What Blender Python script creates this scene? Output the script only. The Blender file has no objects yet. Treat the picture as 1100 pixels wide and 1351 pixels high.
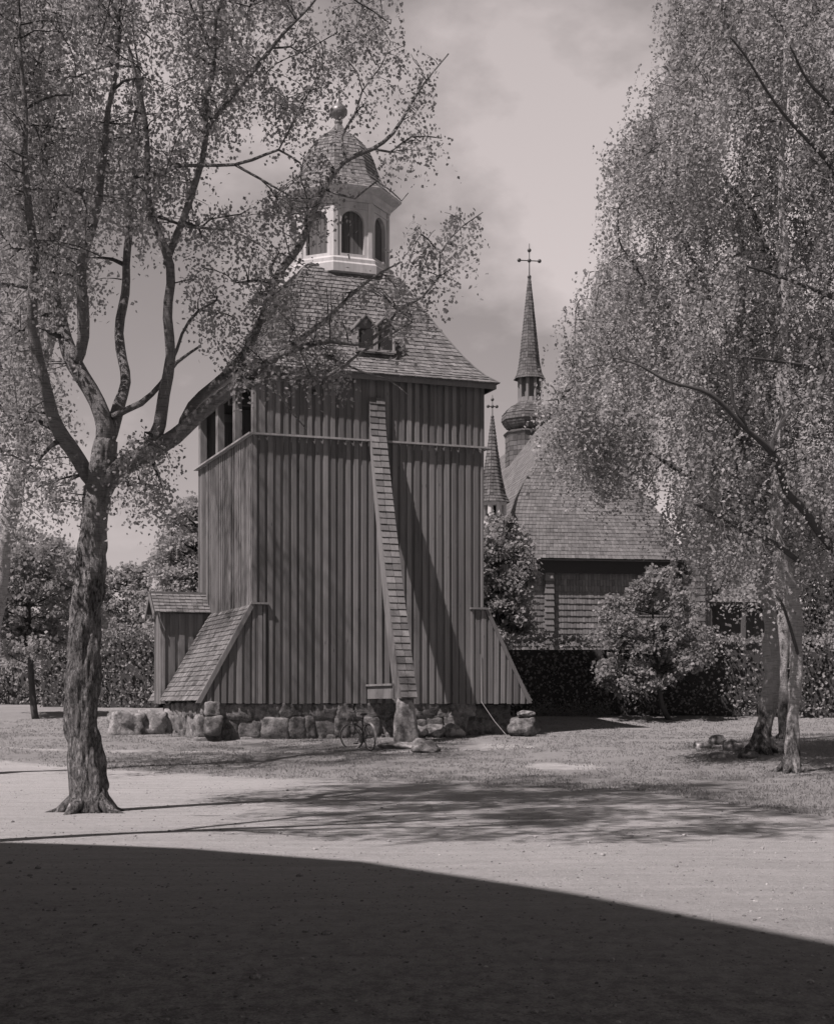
import bpy, bmesh, math, random
import numpy as np
from mathutils import Vector, noise, Matrix
random.seed(7); RNG = np.random.default_rng(11)
C = bpy.context.scene.collection
R = math.radians
# ------------------------------------------------------------------ camera model (survey of the photograph)
F, CX, HY, EYE = 2042.0, 550.0, 930.0, 1.55
def at(u, v, d):                       # photograph pixel + distance -> point of the place
    return Vector(((u - CX) / F * d, d, EYE + (HY - v) / F * d))
_ty = [-60, 25, 30, 36, 42, 46, 50, 54, 65, 80, 120, 400, 3000]
_tz = [0, 0, .05, .25, .6, .7, .92, 1.27, 1.6, 2.2, 3.0, 4.0, 8.0]
def T(x, y):
    z = float(np.interp(y, _ty, _tz))
    z += .12 * math.exp(-((x - 9) ** 2 / 18 + (y - 37) ** 2 / 16))
    if -20 < y < 120:
        k = min(1, max(0, (y - 24) / 12))
        z += (noise.noise(Vector((x * .35, y * .35, 3))) * .035 + noise.noise(Vector((x * 1.3, y * 1.3, 9))) * .018) * k
        z += noise.noise(Vector((x * .25, y * .2, 5))) * .03 * (1 - k)
    return z
def ground_at(u, v, y0=8, y1=90):
    best = None
    y = y0
    while y < y1:
        x = (u - CX) / F * y
        vv = HY + (EYE - T(x, y)) / y * F
        if best is None or abs(vv - v) < best[0]: best = (abs(vv - v), x, y)
        y += .1
    return Vector((best[1], best[2], T(best[1], best[2])))
# ------------------------------------------------------------------ materials (all neutral greys: the plate is monochrome)
def mat(name, build):
    m = bpy.data.materials.new(name); m.use_nodes = True
    nt = m.node_tree; nt.nodes.clear()
    out = nt.nodes.new('ShaderNodeOutputMaterial'); build(nt, out); return m
class N:
    def __init__(s, nt): s.nt = nt
    def __call__(s, t, props=None, **ins):
        n = s.nt.nodes.new(t)
        for k, v in (props or {}).items(): setattr(n, k, v)
        for k, v in ins.items():
            k = k.replace('_', ' ')
            if k.startswith('i') and k[1:].isdigit(): k = int(k[1:])
            if isinstance(v, bpy.types.NodeSocket): s.nt.links.new(v, n.inputs[k])
            else: n.inputs[k].default_value = v
        return n
    def ramp(s, fac, stops):
        n = s.nt.nodes.new('ShaderNodeValToRGB'); s.nt.links.new(fac, n.inputs[0])
        e = n.color_ramp.elements
        while len(e) < len(stops): e.new(.5)
        for el, (p, g) in zip(e, stops): el.position = p; el.color = (g, g, g, 1)
        return n.outputs[0]
    def math(s, op, a, b=0.0, c=None):
        n = s.nt.nodes.new('ShaderNodeMath'); n.operation = op
        for i, q in enumerate((a, b) if c is None else (a, b, c)):
            if isinstance(q, bpy.types.NodeSocket): s.nt.links.new(q, n.inputs[i])
            else: n.inputs[i].default_value = q
        return n.outputs[0]
    def coords(s, scale=(1, 1, 1)):
        tc = s('ShaderNodeTexCoord'); mp = s('ShaderNodeMapping'); mp.inputs['Scale'].default_value = scale
        s.nt.links.new(tc.outputs['Object'], mp.inputs[0]); return mp.outputs[0]
    def noise(s, vec, scale, detail=4, rough=.6): return s('ShaderNodeTexNoise', None, Vector=vec, Scale=scale, Detail=detail, Roughness=rough).outputs[0]
    def attr(s, name): return s('ShaderNodeAttribute', {'attribute_name': name}).outputs['Fac']
def surf(n, out, val, rough=.8, bump=None, bs=.3, bd=.02, spec=.3, metal=0):
    b = n('ShaderNodeBsdfPrincipled', None, Roughness=rough, Metallic=metal)
    b.inputs['Specular IOR Level'].default_value = spec
    if isinstance(val, bpy.types.NodeSocket): n.nt.links.new(val, b.inputs['Base Color'])
    else: b.inputs['Base Color'].default_value = (val, val, val, 1)
    if bump is not None:
        bp = n('ShaderNodeBump', None, Strength=bs, Distance=bd, Height=bump); n.nt.links.new(bp.outputs[0], b.inputs['Normal'])
    n.nt.links.new(b.outputs[0], out.inputs[0])
def wood_mat(name, base, var=.35, rough=.8, grain=(14, 14, .7)):
    def f(nt, out):
        n = N(nt)
        g = n.noise(n.coords(grain), 1.6, 6, .65); big = n.noise(n.coords((.6, .6, .25)), 1.5, 4)
        t = n.attr('tone')
        v = n.math('MULTIPLY', base, n.math('ADD', 1 - var, n.math('MULTIPLY', t, 2 * var)))
        v = n.math('MULTIPLY', v, n.math('ADD', .6, n.math('MULTIPLY', g, .8)))
        v = n.math('MULTIPLY', v, n.math('ADD', .72, n.math('MULTIPLY', big, .56)))
        stn = n.noise(n.coords((5, 5, .35)), 1.0, 5, .7)
        v = n.math('MULTIPLY', v, n.math('ADD', .7, n.math('MULTIPLY', stn, .6)))
        kn = n('ShaderNodeTexVoronoi', None, Vector=n.coords((4.4, 4.4, 1.3)), Scale=1.0).outputs['Distance']
        v = n.math('MULTIPLY', v, n.ramp(kn, [(0, .45), (.05, .6), (.09, 1), (1, 1)]))
        surf(n, out, v, rough, g, .5, .008, .2)
    return mat(name, f)
def stone_mat(name, base, sc=3.0, var=.5):
    def f(nt, out):
        n = N(nt); c = n.coords()
        a = n.noise(c, sc, 8, .65); b = n.noise(c, sc * 6, 6, .7)
        li = n.ramp(n.noise(c, sc * 2.2, 5, .7), [(0, 0), (.5, 0), (.58, 1), (1, 1)]); dk = n.ramp(n.noise(c, sc * 1.3, 7, .75), [(0, .35), (.42, .5), (.52, 1), (1, 1.1)])
        v = n.math('MULTIPLY', base, n.math('ADD', 1 - var, n.math('MULTIPLY', a, 2 * var)))
        v = n.math('MULTIPLY', v, n.math('ADD', .65, n.math('MULTIPLY', b, .7)))
        v = n.math('MULTIPLY', v, n.math('ADD', .75, n.math('MULTIPLY', n.attr('tone'), .5)))
        v = n.math('MULTIPLY', n.math('ADD', v, n.math('MULTIPLY', li, base * .4)), dk)
        surf(n, out, v, .9, n.math('ADD', a, b), .7, .04, .15)
    return mat(name, f)
def leaf_mat(name, base, trans=.3, spec=.15, rough=.7):
    def f(nt, out):
        n = N(nt); t = n.attr('tone')
        v = n.math('MULTIPLY', base, n.math('ADD', .72, n.math('MULTIPLY', t, .56)))
        b = n('ShaderNodeBsdfPrincipled', None, Roughness=rough); b.inputs['Specular IOR Level'].default_value = spec
        nt.links.new(v, b.inputs['Base Color'])
        tr = n('ShaderNodeBsdfTranslucent'); nt.links.new(n.math('MULTIPLY', v, 1.3), tr.inputs[0])
        mx = n('ShaderNodeMixShader', None, Fac=trans); nt.links.new(b.outputs[0], mx.inputs[1]); nt.links.new(tr.outputs[0], mx.inputs[2])
        nt.links.new(mx.outputs[0], out.inputs[0])
    return mat(name, f)
def bark_mat(name, light, dark, lowz, span=2.5, bias=0.0):
    # pale papery bark with dark lenticels and scars above, black fissured bark towards the foot
    def f(nt, out):
        n = N(nt); c = n.coords(); z = n('ShaderNodeSeparateXYZ', None, Vector=c).outputs[2]
        scar = n.noise(n.coords((1, 1, .45)), 3.2, 6, .65)
        lent = n.noise(n.coords((2.0, 2.0, 22)), 2.5, 3)
        wv = n('ShaderNodeTexNoise', None, Vector=n.coords((3, 3, 1.6)), Scale=1.4, Detail=4.0)
        va = n('ShaderNodeVectorMath', {'operation': 'MULTIPLY_ADD'}); nt.links.new(wv.outputs['Color'], va.inputs[0]); va.inputs[1].default_value = (5, 5, 3); nt.links.new(n.coords((26, 26, 7)), va.inputs[2])
        n1 = n.noise(n.coords((9, 9, 2.6)), 1.0, 8, .68); n2 = n.noise(n.coords((24, 24, 9)), 1.0, 6, .7)
        fis = n.math('MINIMUM', n.math('ADD', n.math('MULTIPLY', n.math('ABSOLUTE', n.math('SUBTRACT', n1, .5)), 3.2), n.math('MULTIPLY', n.math('ABSOLUTE', n.math('SUBTRACT', n2, .5)), 1.6)), .6)
        fn = n.noise(n.coords((18, 18, 7)), 1.5, 7, .7)
        h = n.math('DIVIDE', n.math('SUBTRACT', z, lowz), span)
        m = n.math('ADD', n.math('ADD', scar, n.math('MULTIPLY', h, .5)), bias)
        m = n.ramp(m, [(0, 0), (.5, 0), (.62, 1), (1, 1)])
        rough = n.math('MULTIPLY', dark, n.math('ADD', .06, n.math('ADD', n.math('MULTIPLY', fis, 1.9), n.math('MULTIPLY', n.math('MAXIMUM', n.math('SUBTRACT', fn, .42), 0.0), 4.0))))
        lt = n.math('MULTIPLY', light, n.math('ADD', .35, n.math('ADD', n.math('MULTIPLY', n.ramp(lent, [(0, 0), (.38, 0), (.5, 1), (1, 1)]), .35), n.math('MULTIPLY', scar, .7))))
        mx = n('ShaderNodeMix', {'data_type': 'FLOAT'}); nt.links.new(m, mx.inputs[0]); nt.links.new(rough, mx.inputs[2]); nt.links.new(lt, mx.inputs[3])
        hb = n.math('ADD', n.math('MULTIPLY', n.math('MINIMUM', fis, .5), 2.2), n.math('MULTIPLY', fn, 1.3))
        surf(n, out, mx.outputs[0], .95, hb, 1.0, .035, .1)
    return mat(name, f)
def plain(name, v, rough=.6, metal=0, var=.25):
    def f(nt, out):
        n = N(nt); a = n.noise(n.coords(), 9, 5)
        surf(n, out, n.math('MULTIPLY', v, n.math('ADD', 1 - var, n.math('MULTIPLY', a, 2 * var))), rough, a, .15, .005, .4, metal)
    return mat(name, f)
M_BOARD = wood_mat('tarred_board', .16, .28)
M_STRUT = wood_mat('weathered_side_board', .17, .15)
M_TRIM = wood_mat('pale_ledge_wood', .25, .2)
M_SHING = wood_mat('shingle', .15, .34, .85, (9, 9, 3))
M_SHGREY = wood_mat('church_shingle', .135, .24, .85, (6, 6, 2))
M_SHDARK = wood_mat('dark_church_shingle', .10, .4, .85, (6, 6, 2))
M_DOME = wood_mat('dome_shingle', .15, .42, .8, (8, 8, 3))
M_WHITE = wood_mat('white_painted_wood', .4, .12, .55, (6, 6, 1))
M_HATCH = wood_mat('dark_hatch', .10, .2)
M_DARK = plain('dark_parts_and_shade', .03, .9)
M_STONE = stone_mat('field_stone', .155, 3.0, .6)
M_STONEL = stone_mat('pale_field_stone', .23, 2.5, .6)
M_COPPER = plain('old_metal', .16, .45, .3)
M_IRON = plain('iron', .07, .5, .4)
M_BARK_NEAR = bark_mat('birch_bark_near', .36, .22, 3.4, 4.0, .05)
M_BARK_LIMB = bark_mat('birch_bark_limb', .32, .2, 2.0, 5.0, -.03)
M_BARK_R = bark_mat('birch_bark_pale', .5, .17, .2, 2.2, -.03)
M_TWIG = plain('twig_bark', .055, .85)
M_LEAF = leaf_mat('birch_leaf', .28, .45)
M_LEAFR = leaf_mat('birch_leaf_dense', .31, .45)
M_LEAFM = leaf_mat('maple_leaf', .25, .4)
M_LEAFD = leaf_mat('hedge_leaf', .22, .3)
M_LEAFF = leaf_mat('far_leaf', .3, .45)
M_LEAFC = leaf_mat('conifer_needle', .06, .1)
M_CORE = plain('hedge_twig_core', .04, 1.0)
def ground_mat():
    def f(nt, out):
        n = N(nt); c = n.coords()
        g = n.attr('gravel')
        edge = n.noise(c, 1.4, 6, .7); ed2 = n.noise(c, 9, 5, .75)
        k = n.math('ADD', g, n.math('MULTIPLY', n.math('SUBTRACT', edge, .5), .9))
        k = n.math('ADD', k, n.math('MULTIPLY', n.math('SUBTRACT', ed2, .5), .5))
        k = n.ramp(k, [(0, 0), (.4, 0), (.62, 1), (1, 1)])
        fine = n.noise(c, 42, 6, .8); mid = n.noise(c, 5, 6, .7); big = n.noise(n.coords((.28, .5, 1)), 1, 5, .6)
        streak = n.noise(n.coords((.35, 2.2, 1)), 1.3, 5, .6)
        peb = n('ShaderNodeTexVoronoi', None, Vector=c, Scale=38).outputs['Color']
        pv = n('ShaderNodeSeparateXYZ', None, Vector=peb).outputs[0]
        grav = n.math('MULTIPLY', .42, n.math('ADD', .2, n.math('ADD', n.math('MULTIPLY', fine, .42), n.math('ADD', n.math('MULTIPLY', pv, .2), n.math('ADD', n.math('MULTIPLY', mid, .36), n.math('MULTIPLY', streak, .6))))))
        blade = n.noise(n.coords((34, 9, 12)), 1.2, 6, .8)
        gr = n.math('MULTIPLY', .25, n.math('ADD', .25, n.math('ADD', n.math('MULTIPLY', blade, .5), n.math('ADD', n.math('MULTIPLY', mid, .5), n.math('MULTIPLY', big, .6)))))
        so = n.math('MULTIPLY', n.attr('near_shade'), n.math('ADD', .5, n.math('MULTIPLY', n.noise(c, 1.1, 7, .7), 1.0)))  # near ground darkened in its colour to deepen the shade toward the camera
        shade_mottle = n.math('MULTIPLY', n.ramp(n.noise(n.coords((7, 4, 4)), 1.0, 8, .78), [(0, .4), (.42, .6), (.56, 1.15), (1, 1.6)]), n.ramp(n.noise(n.coords((60, 45, 50)), 1.0, 4, .8), [(0, .5), (.4, .7), (.6, 1.2), (1, 1.5)]))
        gv = n('ShaderNodeMix', {'data_type': 'FLOAT'}); nt.links.new(n.math('MINIMUM', so, 1.0), gv.inputs[0]); nt.links.new(grav, gv.inputs[2]); nt.links.new(n.math('MULTIPLY', shade_mottle, .36), gv.inputs[3]); grav = gv.outputs[0]
        mx = n('ShaderNodeMix', {'data_type': 'FLOAT'}); nt.links.new(k, mx.inputs[0]); nt.links.new(gr, mx.inputs[2]); nt.links.new(grav, mx.inputs[3])
        hb = n.math('ADD', n.math('ADD', fine, n.math('MULTIPLY', mid, .8)), n.math('MULTIPLY', blade, .5))
        surf(n, out, mx.outputs[0], .95, hb, 1.0, .045, .1)
    return mat('ground_earth', f)
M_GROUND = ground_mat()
M_GRASS = leaf_mat('grass_blade', .24, .4)
M_PEB = stone_mat('pebble', .3, 5, .4)
# ------------------------------------------------------------------ mesh helpers
class MB:
    def __init__(s): s.v = []; s.f = []; s.t = []
    def add(s, vs, fs, tone=None):
        b = len(s.v); t = random.random() if tone is None else tone
        s.v.extend([tuple(p) for p in vs])
        for f in fs: s.f.append([b + i for i in f]); s.t.append(t)
    def quad(s, a, b, c, d, tone=None): s.add([a, b, c, d], [(0, 1, 2, 3)], tone)
    def box(s, x0, x1, y0, y1, z0, z1, tone=None):
        s.add([(x0, y0, z0), (x1, y0, z0), (x1, y1, z0), (x0, y1, z0), (x0, y0, z1), (x1, y0, z1), (x1, y1, z1), (x0, y1, z1)],
              [(0, 3, 2, 1), (4, 5, 6, 7), (0, 1, 5, 4), (1, 2, 6, 5), (2, 3, 7, 6), (3, 0, 4, 7)], tone)
    def hexa(s, b4, t4, tone=None):     # bottom ring, top ring (4 each, ccw from above)
        s.add(list(b4) + list(t4), [(0, 3, 2, 1), (4, 5, 6, 7), (0, 1, 5, 4), (1, 2, 6, 5), (2, 3, 7, 6), (3, 0, 4, 7)], tone)
    def tube(s, pts, rad, n=6, tone=None, cap=True, wob=0.0, seed=0):
        pts = [Vector(p) for p in pts]; b = len(s.v); t = random.random() if tone is None else tone
        up = Vector((0.13, .2, 1)).normalized(); side = None
        for i, p in enumerate(pts):
            d = (pts[min(i + 1, len(pts) - 1)] - pts[max(i - 1, 0)])
            d = d.normalized() if d.length > 1e-9 else Vector((0, 0, 1))
            if side is None:
                side = d.cross(up if abs(d.dot(up)) < .9 else Vector((1, 0, 0))).normalized()
            side = (side - d * side.dot(d)).normalized(); w = d.cross(side)
            for k in range(n):
                a = 2 * math.pi * k / n; r = rad[i]
                dv = side * math.cos(a) + w * math.sin(a)
                if wob:
                    q = p * .9 + dv * r * 1.2
                    r *= 1 + (wob * .7 * noise.noise(Vector((q.x * 16, q.y * 16, q.z * 4 + seed))) if n > 16 else 0) + wob * (noise.noise(Vector((q.x * 2.2, q.y * 2.2, q.z * 1.3 + seed))) + .6 * noise.noise(Vector((q.x * 7, q.y * 7, q.z * 3 + seed))))
                s.v.append(tuple(p + dv * r))
            if i:
                o = b + (i - 1) * n
                for k in range(n): s.f.append([o + k, o + (k + 1) % n, o + n + (k + 1) % n, o + n + k]); s.t.append(t)
        if cap:
            s.f.append([b + k for k in range(n)][::-1]); s.t.append(t)
            o = b + (len(pts) - 1) * n; s.f.append([o + k for k in range(n)]); s.t.append(t)
    def build(s, name, m, parent=None, smooth=False, label=None):
        me = bpy.data.meshes.new(name); me.from_pydata(s.v, [], s.f); me.materials.append(m)
        at_ = me.attributes.new('tone', 'FLOAT', 'FACE'); at_.data.foreach_set('value', np.array(s.t, dtype=np.float32))
        if smooth: me.polygons.foreach_set('use_smooth', [True] * len(me.polygons))
        o = bpy.data.objects.new(name, me); C.objects.link(o)
        if parent: o.parent = parent
        if label: o['label'] = label
        return o
def thing(name, label, cat, loc=(0, 0, 0), rz=0, group=None):
    o = bpy.data.objects.new(name, None); C.objects.link(o); o.empty_display_size = .3
    o.location = loc; o.rotation_euler = (0, 0, rz); return tag(o, label, cat, group)
def tag(o, label, cat, group=None, kind=None):
    o['label'] = label
    if cat: o['category'] = cat
    if group: o['group'] = group
    if kind: o['kind'] = kind
    return o
def recenter(o, loc):                    # move a world-space mesh so that its origin sits at loc
    o.data.transform(Matrix.Translation(-Vector(loc))); o.location = loc; return o
def leaves(name, cen, size, m, parent, tone=None, hang=.5, aspect=.8, jit=.35, nbias=(0, 0, 0)):
    n = len(cen); cen = np.asarray(cen, dtype=np.float32)
    sz = size * (1 + jit * (RNG.random(n) * 2 - 1))
    ax = RNG.normal(size=(n, 3)); ax[:, 2] -= hang * 1.6; ax /= np.linalg.norm(ax, axis=1)[:, None]
    rv = RNG.normal(size=(n, 3)) + np.array(nbias); bx = np.cross(ax, rv); bx /= np.linalg.norm(bx, axis=1)[:, None] + 1e-9
    L = sz[:, None] * .5; W = L * aspect
    v = np.empty((n, 4, 3), dtype=np.float32)
    v[:, 0] = cen - ax * L; v[:, 1] = cen + bx * W - ax * L * .25; v[:, 2] = cen + ax * L; v[:, 3] = cen - bx * W - ax * L * .25
    me = bpy.data.meshes.new(name); me.vertices.add(n * 4); me.vertices.foreach_set('co', v.ravel())
    me.loops.add(n * 4); me.loops.foreach_set('vertex_index', np.arange(n * 4, dtype=np.int32))
    me.polygons.add(n); me.polygons.foreach_set('loop_start', np.arange(0, n * 4, 4, dtype=np.int32))
    try: me.polygons.foreach_set('loop_total', np.full(n, 4, dtype=np.int32))
    except Exception: pass
    me.update(calc_edges=True); me.materials.append(m)
    at_ = me.attributes.new('tone', 'FLOAT', 'FACE')
    t = RNG.random(n) if tone is None else np.clip(tone + RNG.normal(size=n) * .2, 0, 1.3)
    at_.data.foreach_set('value', t.astype(np.float32))
    o = bpy.data.objects.new(name, me); C.objects.link(o)
    if parent: o.parent = parent
    return o
def boulder(cx, cy, cz, sx, sy, sz, seed, sub=3, rough=.22, mb=None, tone=None, rot=0):
    bm = bmesh.new(); bmesh.ops.create_icosphere(bm, subdivisions=sub, radius=1)
    rr = random.Random(seed); pl = []
    for _ in range(15):
        d = Vector((rr.gauss(0, 1), rr.gauss(0, 1), rr.gauss(0, 1))).normalized(); pl.append((d, .7 + rr.random() * .25))
    c, s = math.cos(rot), math.sin(rot)
    for v in bm.verts:
        p = v.co.copy()
        for d, h in pl:
            q = p.dot(d)
            if q > h: p -= d * (q - h) * .97
        p *= 1 + rough * noise.noise(p * 1.6 + Vector((seed, 0, 0))) + rough * .4 * noise.noise(p * 5 + Vector((0, seed, 0)))
        v.co = Vector(((p.x * sx) * c - (p.y * sy) * s + cx, (p.x * sx) * s + (p.y * sy) * c + cy, p.z * sz + cz))
    vs = [v.co.copy() for v in bm.verts]; bm.verts.index_update(); fs = [[v.index for v in f.verts] for f in bm.faces]; bm.free()
    mb = mb or MB(); mb.add(vs, fs, tone); return mb
def block(mb, cx, cy, cz, sx, sy, sz, seed, rough=.05, tone=None, taper=0.0, bev=.12, cuts=9, lean=0.0):
    bm = bmesh.new(); bmesh.ops.create_cube(bm, size=2); bmesh.ops.subdivide_edges(bm, edges=bm.edges[:], cuts=cuts, use_grid_fill=True)
    for v in bm.verts:
        p = v.co.copy(); k = (abs(p.x) ** 6 + abs(p.y) ** 6 + abs(p.z) ** 6) ** (1 / 6); p /= k ** .9
        d = noise.noise(p * 1.3 + Vector((seed, 0, 0))) * rough * 2.2 + noise.noise(p * 4 + Vector((0, seed, 0))) * rough
        tp = 1 - taper * (p.z + 1) / 2; n_ = p.normalized() * d
        v.co = Vector((cx + (p.x * tp + n_.x) * sx + lean * (p.z + 1), cy + (p.y * tp + n_.y) * sy, cz + (p.z + n_.z) * sz))
    bm.verts.index_update(); mb.add([v.co.copy() for v in bm.verts], [[v.index for v in f.verts] for f in bm.faces], tone); bm.free()
def shingles(mb, P, rows, w, th=.02, lap=1.35, jz=.07, base=True, tmin=0.0):
    """real shingles on the surface P(s,t), s across, t up"""
    for j in range(rows):
        t0, t1 = j / rows, min(1, (j + lap) / rows)
        A, B = Vector(P(0, t0)), Vector(P(1, t0)); D = Vector(P(0, min(1, t0 + 1 / rows)))
        nrm = (B - A).cross(D - A) if (B - A).length > 1e-4 else Vector((0, 0, 1))
        nrm = nrm.normalized(); width = (B - A).length
        if base: mb.quad(P(0, t0), P(1, t0), P(1, min(1, (j + 1) / rows)), P(0, min(1, (j + 1) / rows)), .2)
        k = max(1, round(width / w)); cuts = [0] + [min(1, max(0, (i + (random.random() - .5) * .3) / k)) for i in range(1, k)] + [1]
        for i in range(k):
            s0, s1 = cuts[i], cuts[i + 1]; g = .006 / max(width, .01)
            if s1 - s0 < 3 * g: continue
            tt = t0 + (random.random() - .5) * jz / rows; tt = max(-.02, tt)
            h = th * (1 + .5 * random.random())
            a, b = Vector(P(s0 + g, tt)), Vector(P(s1 - g, tt)); c, d = Vector(P(s1 - g, t1)), Vector(P(s0 + g, t1))
            up = nrm * h; tp = nrm * .004
            mb.add([a + up, b + up, c + tp, d + tp, a, b, c, d], [(0, 1, 2, 3), (4, 5, 1, 0), (5, 6, 2, 1), (7, 4, 0, 3)], min(1, max(0, random.gauss(.5, .28))))
def catmull(P, step):
    out = []
    for i in range(len(P) - 1):
        p0, p1, p2, p3 = P[max(i - 1, 0)], P[i], P[i + 1], P[min(i + 2, len(P) - 1)]
        n = max(1, int(math.dist(p1[:3], p2[:3]) / step))
        for k in range(n):
            t = k / n
            out.append(tuple(.5 * ((2 * p1[j]) + (-p0[j] + p2[j]) * t + (2 * p0[j] - 5 * p1[j] + 4 * p2[j] - p3[j]) * t * t + (-p0[j] + 3 * p1[j] - 3 * p2[j] + p3[j]) * t ** 3) for j in range(len(p1))))
    out.append(tuple(P[-1])); return out
# ------------------------------------------------------------------ ground
GX = [-12, -9, -4.5, 0, 4, 5.7, 9, 20]; GY = [37, 35.5, 32, 29.6, 27.2, 22, 15, 0]
def gravel(x, y):
    yb = float(np.interp(x, [-200, -30] + GX, [46, 42] + GY))
    g = .5 + (yb - y) * .35
    # a bright worn track along the tower front and a bare patch on the slope
    g = max(g, .62 - abs(y - (38.2 + .03 * (x + 4) ** 2)) * .55 if -14 < x < 3 else 0)
    p = ground_at_cache; g = max(g, .95 - math.hypot((x - p[0]) / 1.1, (y - p[1]) / 1.0) * .5)
    g = max(g, .8 - math.hypot((x - p[2]) / 1.5, (y - p[3]) / 1.3) * .5)
    return min(1, max(0, g))
_a = ground_at(745, 1012); _b = ground_at(640, 985); ground_at_cache = (_a.x, _a.y, _b.x, _b.y)
def axis(lo, hi, step, ext, grow):
    a = list(np.arange(lo, hi + step / 2, step)); s = step; x = lo; pre = []
    while x > -ext: s *= grow; x -= s; pre.append(x)
    s = step; x = a[-1]; post = []
    while x < ext: s *= grow; x += s; post.append(x)
    return pre[::-1] + a + post
xs = axis(-16, 20, .3, 2500, 1.22); ys = [y for y in axis(0, 62, .3, 2500, 1.22) if y > -160]
nx, ny = len(xs), len(ys)
V = [(x, y, T(x, y)) for y in ys for x in xs]; G = [gravel(x, y) for y in ys for x in xs]
def ground_part(name, sel):
    fs = []
    for j in range(ny - 1):
        for i in range(nx - 1):
            q = (j * nx + i, j * nx + i + 1, (j + 1) * nx + i + 1, (j + 1) * nx + i)
            if sel(sum(G[k] for k in q) / 4): fs.append(q)
    used = sorted({k for f in fs for k in f}); mp = {k: i for i, k in enumerate(used)}
    me = bpy.data.meshes.new(name); me.from_pydata([V[k] for k in used], [], [[mp[k] for k in f] for f in fs]); me.materials.append(M_GROUND)
    a = me.attributes.new('gravel', 'FLOAT', 'POINT'); a.data.foreach_set('value', [G[k] for k in used])
    a = me.attributes.new('near_shade', 'FLOAT', 'POINT'); a.data.foreach_set('value', [min(1, max(0, (13.5 - V[k][1] - .25 * V[k][0]) / 7)) for k in used])  # second mask: painted foreground shade, rising toward the camera
    me.polygons.foreach_set('use_smooth', [True] * len(me.polygons))
    o = bpy.data.objects.new(name, me); C.objects.link(o); o['kind'] = 'structure'; return o
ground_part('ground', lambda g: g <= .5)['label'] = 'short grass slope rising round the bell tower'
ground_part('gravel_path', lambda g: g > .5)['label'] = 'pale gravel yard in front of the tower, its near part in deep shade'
# ------------------------------------------------------------------ the bell tower
W = 6.72; ROT = R(20.4); Z0 = .55
tower = thing('bell_tower', 'tall tarred board-and-batten bell tower with shingled hip roof and white lantern', 'bell tower',
              Vector((-4.42, 42, Z0)) + Vector((math.cos(ROT) * W / 2 - math.sin(ROT) * W / 2, math.sin(ROT) * W / 2 + math.cos(ROT) * W / 2, 0)), ROT)
def L(a, b, z): return (a - W / 2, b - W / 2, z - Z0)
def LW(a, b, z):
    c, s = math.cos(ROT), math.sin(ROT); return Vector((-4.42 + a * c - b * s, 42 + a * s + b * c, z))
def board_wall(mb, O, A, Nn, a0, a1, z0, z1, per=.225, ow=.128, th=.046, back=.06):
    """O origin (a,b), A along, Nn outward; z0/z1 functions of a or numbers. Under boards + thick over boards"""
    f0 = z0 if callable(z0) else (lambda a: z0); f1 = z1 if callable(z1) else (lambda a: z1)
    def pr(p0, p1, q0, q1, tone=None, sk=0.0):
        def P(a, q, z): return L(O[0] + A[0] * a + Nn[0] * q, O[1] + A[1] * a + Nn[1] * q, z)
        mb.hexa([P(p0 + sk, q1, f0(p0)), P(p1 + sk, q1, f0(p1)), P(p1 + sk, q0, f0(p1)), P(p0 + sk, q0, f0(p0))],
                [P(p0, q1, f1(p0)), P(p1, q1, f1(p1)), P(p1, q0, f1(p1)), P(p0, q0, f1(p0))], tone)
    n = max(1, round((a1 - a0) / per)); p = (a1 - a0) / n
    for i in range(n):
        c0 = a0 + i * p
        pr(c0, c0 + p, -back, 0 + random.random() * .006)
    for i in range(n + 1):
        c = a0 + i * p + (random.random() - .5) * .02; w = ow / 2 * (1 + (random.random() - .5) * .18)
        l, r = max(a0, c - w), min(a1, c + w)
        dz = random.random() * .03 if f0(a0) < 5 else random.random() * .012
        e0, e1 = f0(l) , f0(r)
        g0 = f0; f0 = (lambda q, g0=g0, dz=dz: g0(q) - dz)
        pr(l, r, .001, th * (1 + (random.random() - .5) * .5), None, (random.random() - .5) * .036 if 0 < i < n else 0)
        f0 = g0
ZB, ZL, ZE = 1.6, 8.9, 10.66
def wall_part(name, O, A, Nn, z0, z1, a0=0, a1=W, lab=None):
    mb = MB(); board_wall(mb, O, A, Nn, a0, a1, z0, z1); return mb.build(name, M_BOARD, tower, label=lab)
FR = ((0, 0), (1, 0), (0, -1)); LF = ((0, W), (0, -1), (-1, 0)); RT = ((W, 0), (0, 1), (1, 0)); BK = ((W, W), (-1, 0), (0, 1))
for O, A, Nn in (FR, LF, RT, BK):
    wall_part('board_wall', O, A, Nn, ZB, ZL - .03)
for O, A, Nn in (FR, RT, BK):
    wall_part('upper_board_wall', O, A, Nn, ZL + .055, ZE)
# ledge round the walls
mb = MB()
for p in ((-.18, W + .18, -.18, -.052), (-.18, W + .18, W + .052, W + .18), (-.18, -.052, -.05, W + .05), (W + .052, W + .18, -.05, W + .05)):
    x0, y0, _ = L(p[0], p[2], 0); x1, y1, _ = L(p[1], p[3], 0); mb.box(x0, x1, y0, y1, ZL - .028 - Z0, ZL + .024 - Z0)
mb.build('ledge', M_TRIM, tower)
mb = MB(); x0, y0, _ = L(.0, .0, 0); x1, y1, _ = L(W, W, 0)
mb.box(x0 + .07, x1 - .07, y0 + .07, y1 - .07, ZL - .2 - Z0, ZL - .05 - Z0); mb.build('belfry_floor', M_HATCH, tower)
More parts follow.
